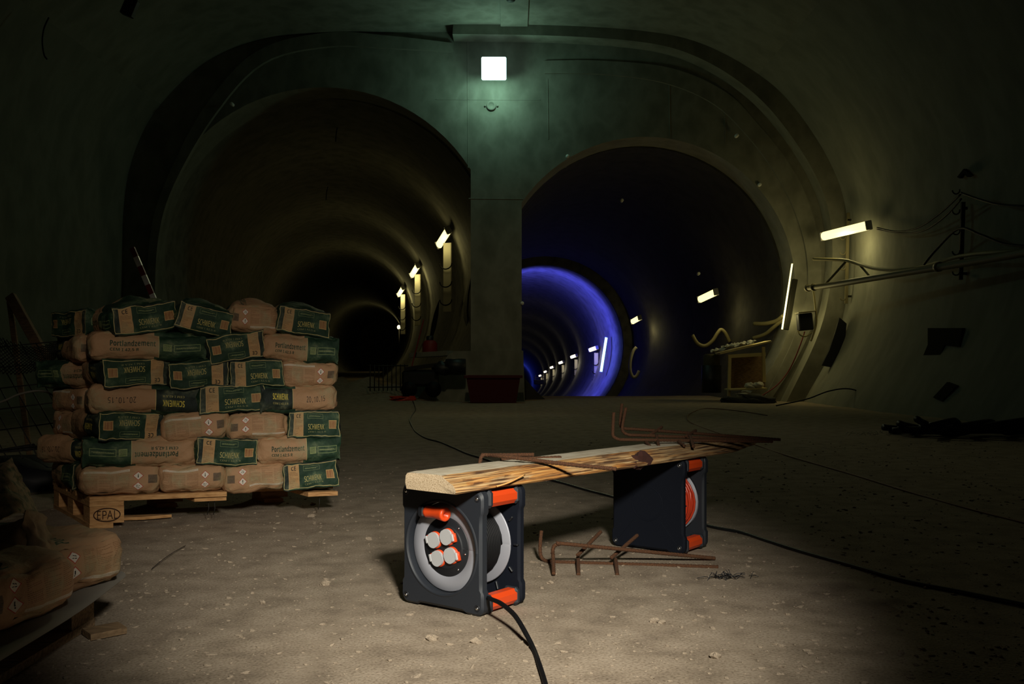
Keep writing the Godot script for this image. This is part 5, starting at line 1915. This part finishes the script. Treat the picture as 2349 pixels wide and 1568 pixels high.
	for q: Array in [[1674, 814, 1672, 908], [1751, 795, 1753, 876]]:
		st = tool(false)
		beam(st, at(q[0], q[1], bd - 0.2) - base, at(q[2], q[3], bd - 0.2) - base, 0.06, 0.05, Vector3.BACK)
		part(o, "leg", st, M.yellow_wood)
		st = tool(false)
		beam(st, at(q[0], q[1], bd + 0.25) - base, at(q[2], q[3] - 4, bd + 0.25) - base, 0.06, 0.05, Vector3.BACK)
		part(o, "leg", st, M.yellow_wood)
	st = tool(false)
	beam(st, at(1668, 893, bd - 0.18) - base, at(1752, 890, bd - 0.18) - base, 0.5, 0.03)
	part(o, "lower_shelf", st, M.yellow_wood)
	st = tool(false)
	beam(st, at(1713, 815, bd + 0.25) - base, at(1713, 890, bd + 0.25) - base, 0.75, 0.02, Vector3.BACK)
	part(o, "back_panel", st, M.old_wood)
	var scraps := [[1650, 806, 0.20, "crumpled pale paper at the low left end of the workbench"], [1678, 797, 0.24, "crumpled paper in the middle of the workbench"], [1712, 791, 0.22, "flat creased paper near the high end of the workbench"]]
	var sd := 3
	for q: Array in scraps:
		st = tool()
		var c := at(q[0], q[1], bd - 0.1)
		var g := []
		for i in 4:
			var row := []
			for k in 4:
				row.append(Vector3((i - 1.5) * q[2] * 0.5, 0.02 * ((i * 7 + k * 5 + sd) % 4), (k - 1.5) * 0.1) + Vector3(0, (i - 1.5) * 0.02, 0))
			g.append(row)
		sheet(st, g, 0.004, 0.05, sd)
		var pp := part(self, "paper_scrap", st, M.paper)
		pp.position = c
		tag(pp, q[3], "paper")
		sd += 4
	for q: Array in [[1720, 886, 0.08, "white plastic bag on the floor under the workbench"], [1704, 903, 0.10, "flattened white bag at the foot of the workbench"], [1738, 884, 0.08, "yellowish crumpled bag beside the right leg of the workbench"]]:
		st = tool()
		lumps(st, Vector3.ZERO, Vector3(q[2] * 1.3, q[2] * (0.9 if q[1] < 890 else 0.4), q[2]), int(q[0]), 0.7, 16)
		var b := part(self, "plastic_bag", st, M.paper)
		b.position = at(q[0], q[1], 18.95)
		tag(b, q[3], "bag")
	st = tool()
	lumps(st, Vector3.ZERO, Vector3(0.5, 0.12, 0.28), 61, 0.5, 20)
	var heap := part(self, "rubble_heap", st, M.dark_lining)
	heap.position = at(1722, 918, 18.7)
	tag(heap, "low dark heap of rubble in front of the workbench", "rubble")
	o = thing("dark_drum", "dark drum with a pale lid standing left of the workbench", "drum", at(1632, 900, 19.6))
	st = tool()
	lathe(st, Transform3D(), [Vector2(0.0, 0.0), Vector2(0.2, 0.0), Vector2(0.2, 0.25), Vector2(0.21, 0.27), Vector2(0.2, 0.29), Vector2(0.2, 0.56), Vector2(0.0, 0.56)], 24)
	part(o, "drum", st, M.black2)
	st = tool()
	lathe(st, Transform3D(Basis(), Vector3(0, 0.55, 0)), [Vector2(0.17, 0.0), Vector2(0.17, 0.2), Vector2(0.12, 0.24), Vector2(0.0, 0.24)], 24)
	part(o, "lid", st, mat(Color8(74, 66, 44), 0.8))
	# dark tangle of hoses at the right
	o = thing("hose_tangle", "dark tangle of old hoses lying at the foot of the right wall", "hoses", on_floor(2230, 1000))
	for i in 9:
		st = tool()
		var pts := []
		for k in 8:
			pts.append(Vector3(-0.75 + k * 0.24 + 0.12 * sin(i * 2.0 + k), 0.04 + 0.03 * i * absf(sin(k * 0.7 + i)) * 0.7, -0.3 + 0.09 * i + 0.16 * sin(k * 1.3 + i * 1.9)))
		tube(st, smooth_path(pts, 5), 0.035, 8)
		part(o, "hose", st, M.black2)
	# small rail cart far down the blue tunnel
	o = thing("rail_cart", "tiny cart with pale rails far down the blue tunnel", "cart", at(1236, 884, 70.0))
	st = tool(false)
	box(st, Transform3D(Basis(), Vector3(0, 0.25, 0)), Vector3(0.7, 0.3, 1.2), 0.03)
	part(o, "bed", st, M.black2)
	for y: float in [0.42, 0.58]:
		st = tool()
		tube(st, PackedVector3Array([Vector3(-0.4, y, 0.5), Vector3(0.4, y, 0.5)]), 0.025, 6)
		part(o, "rail", st, M.paper)
	for x: float in [-0.25, 0.25]:
		st = tool()
		tube(st, PackedVector3Array([Vector3(x, 0.3, 0.5), Vector3(x, 0.8, 0.5)]), 0.025, 6)
		part(o, "post", st, M.paper)
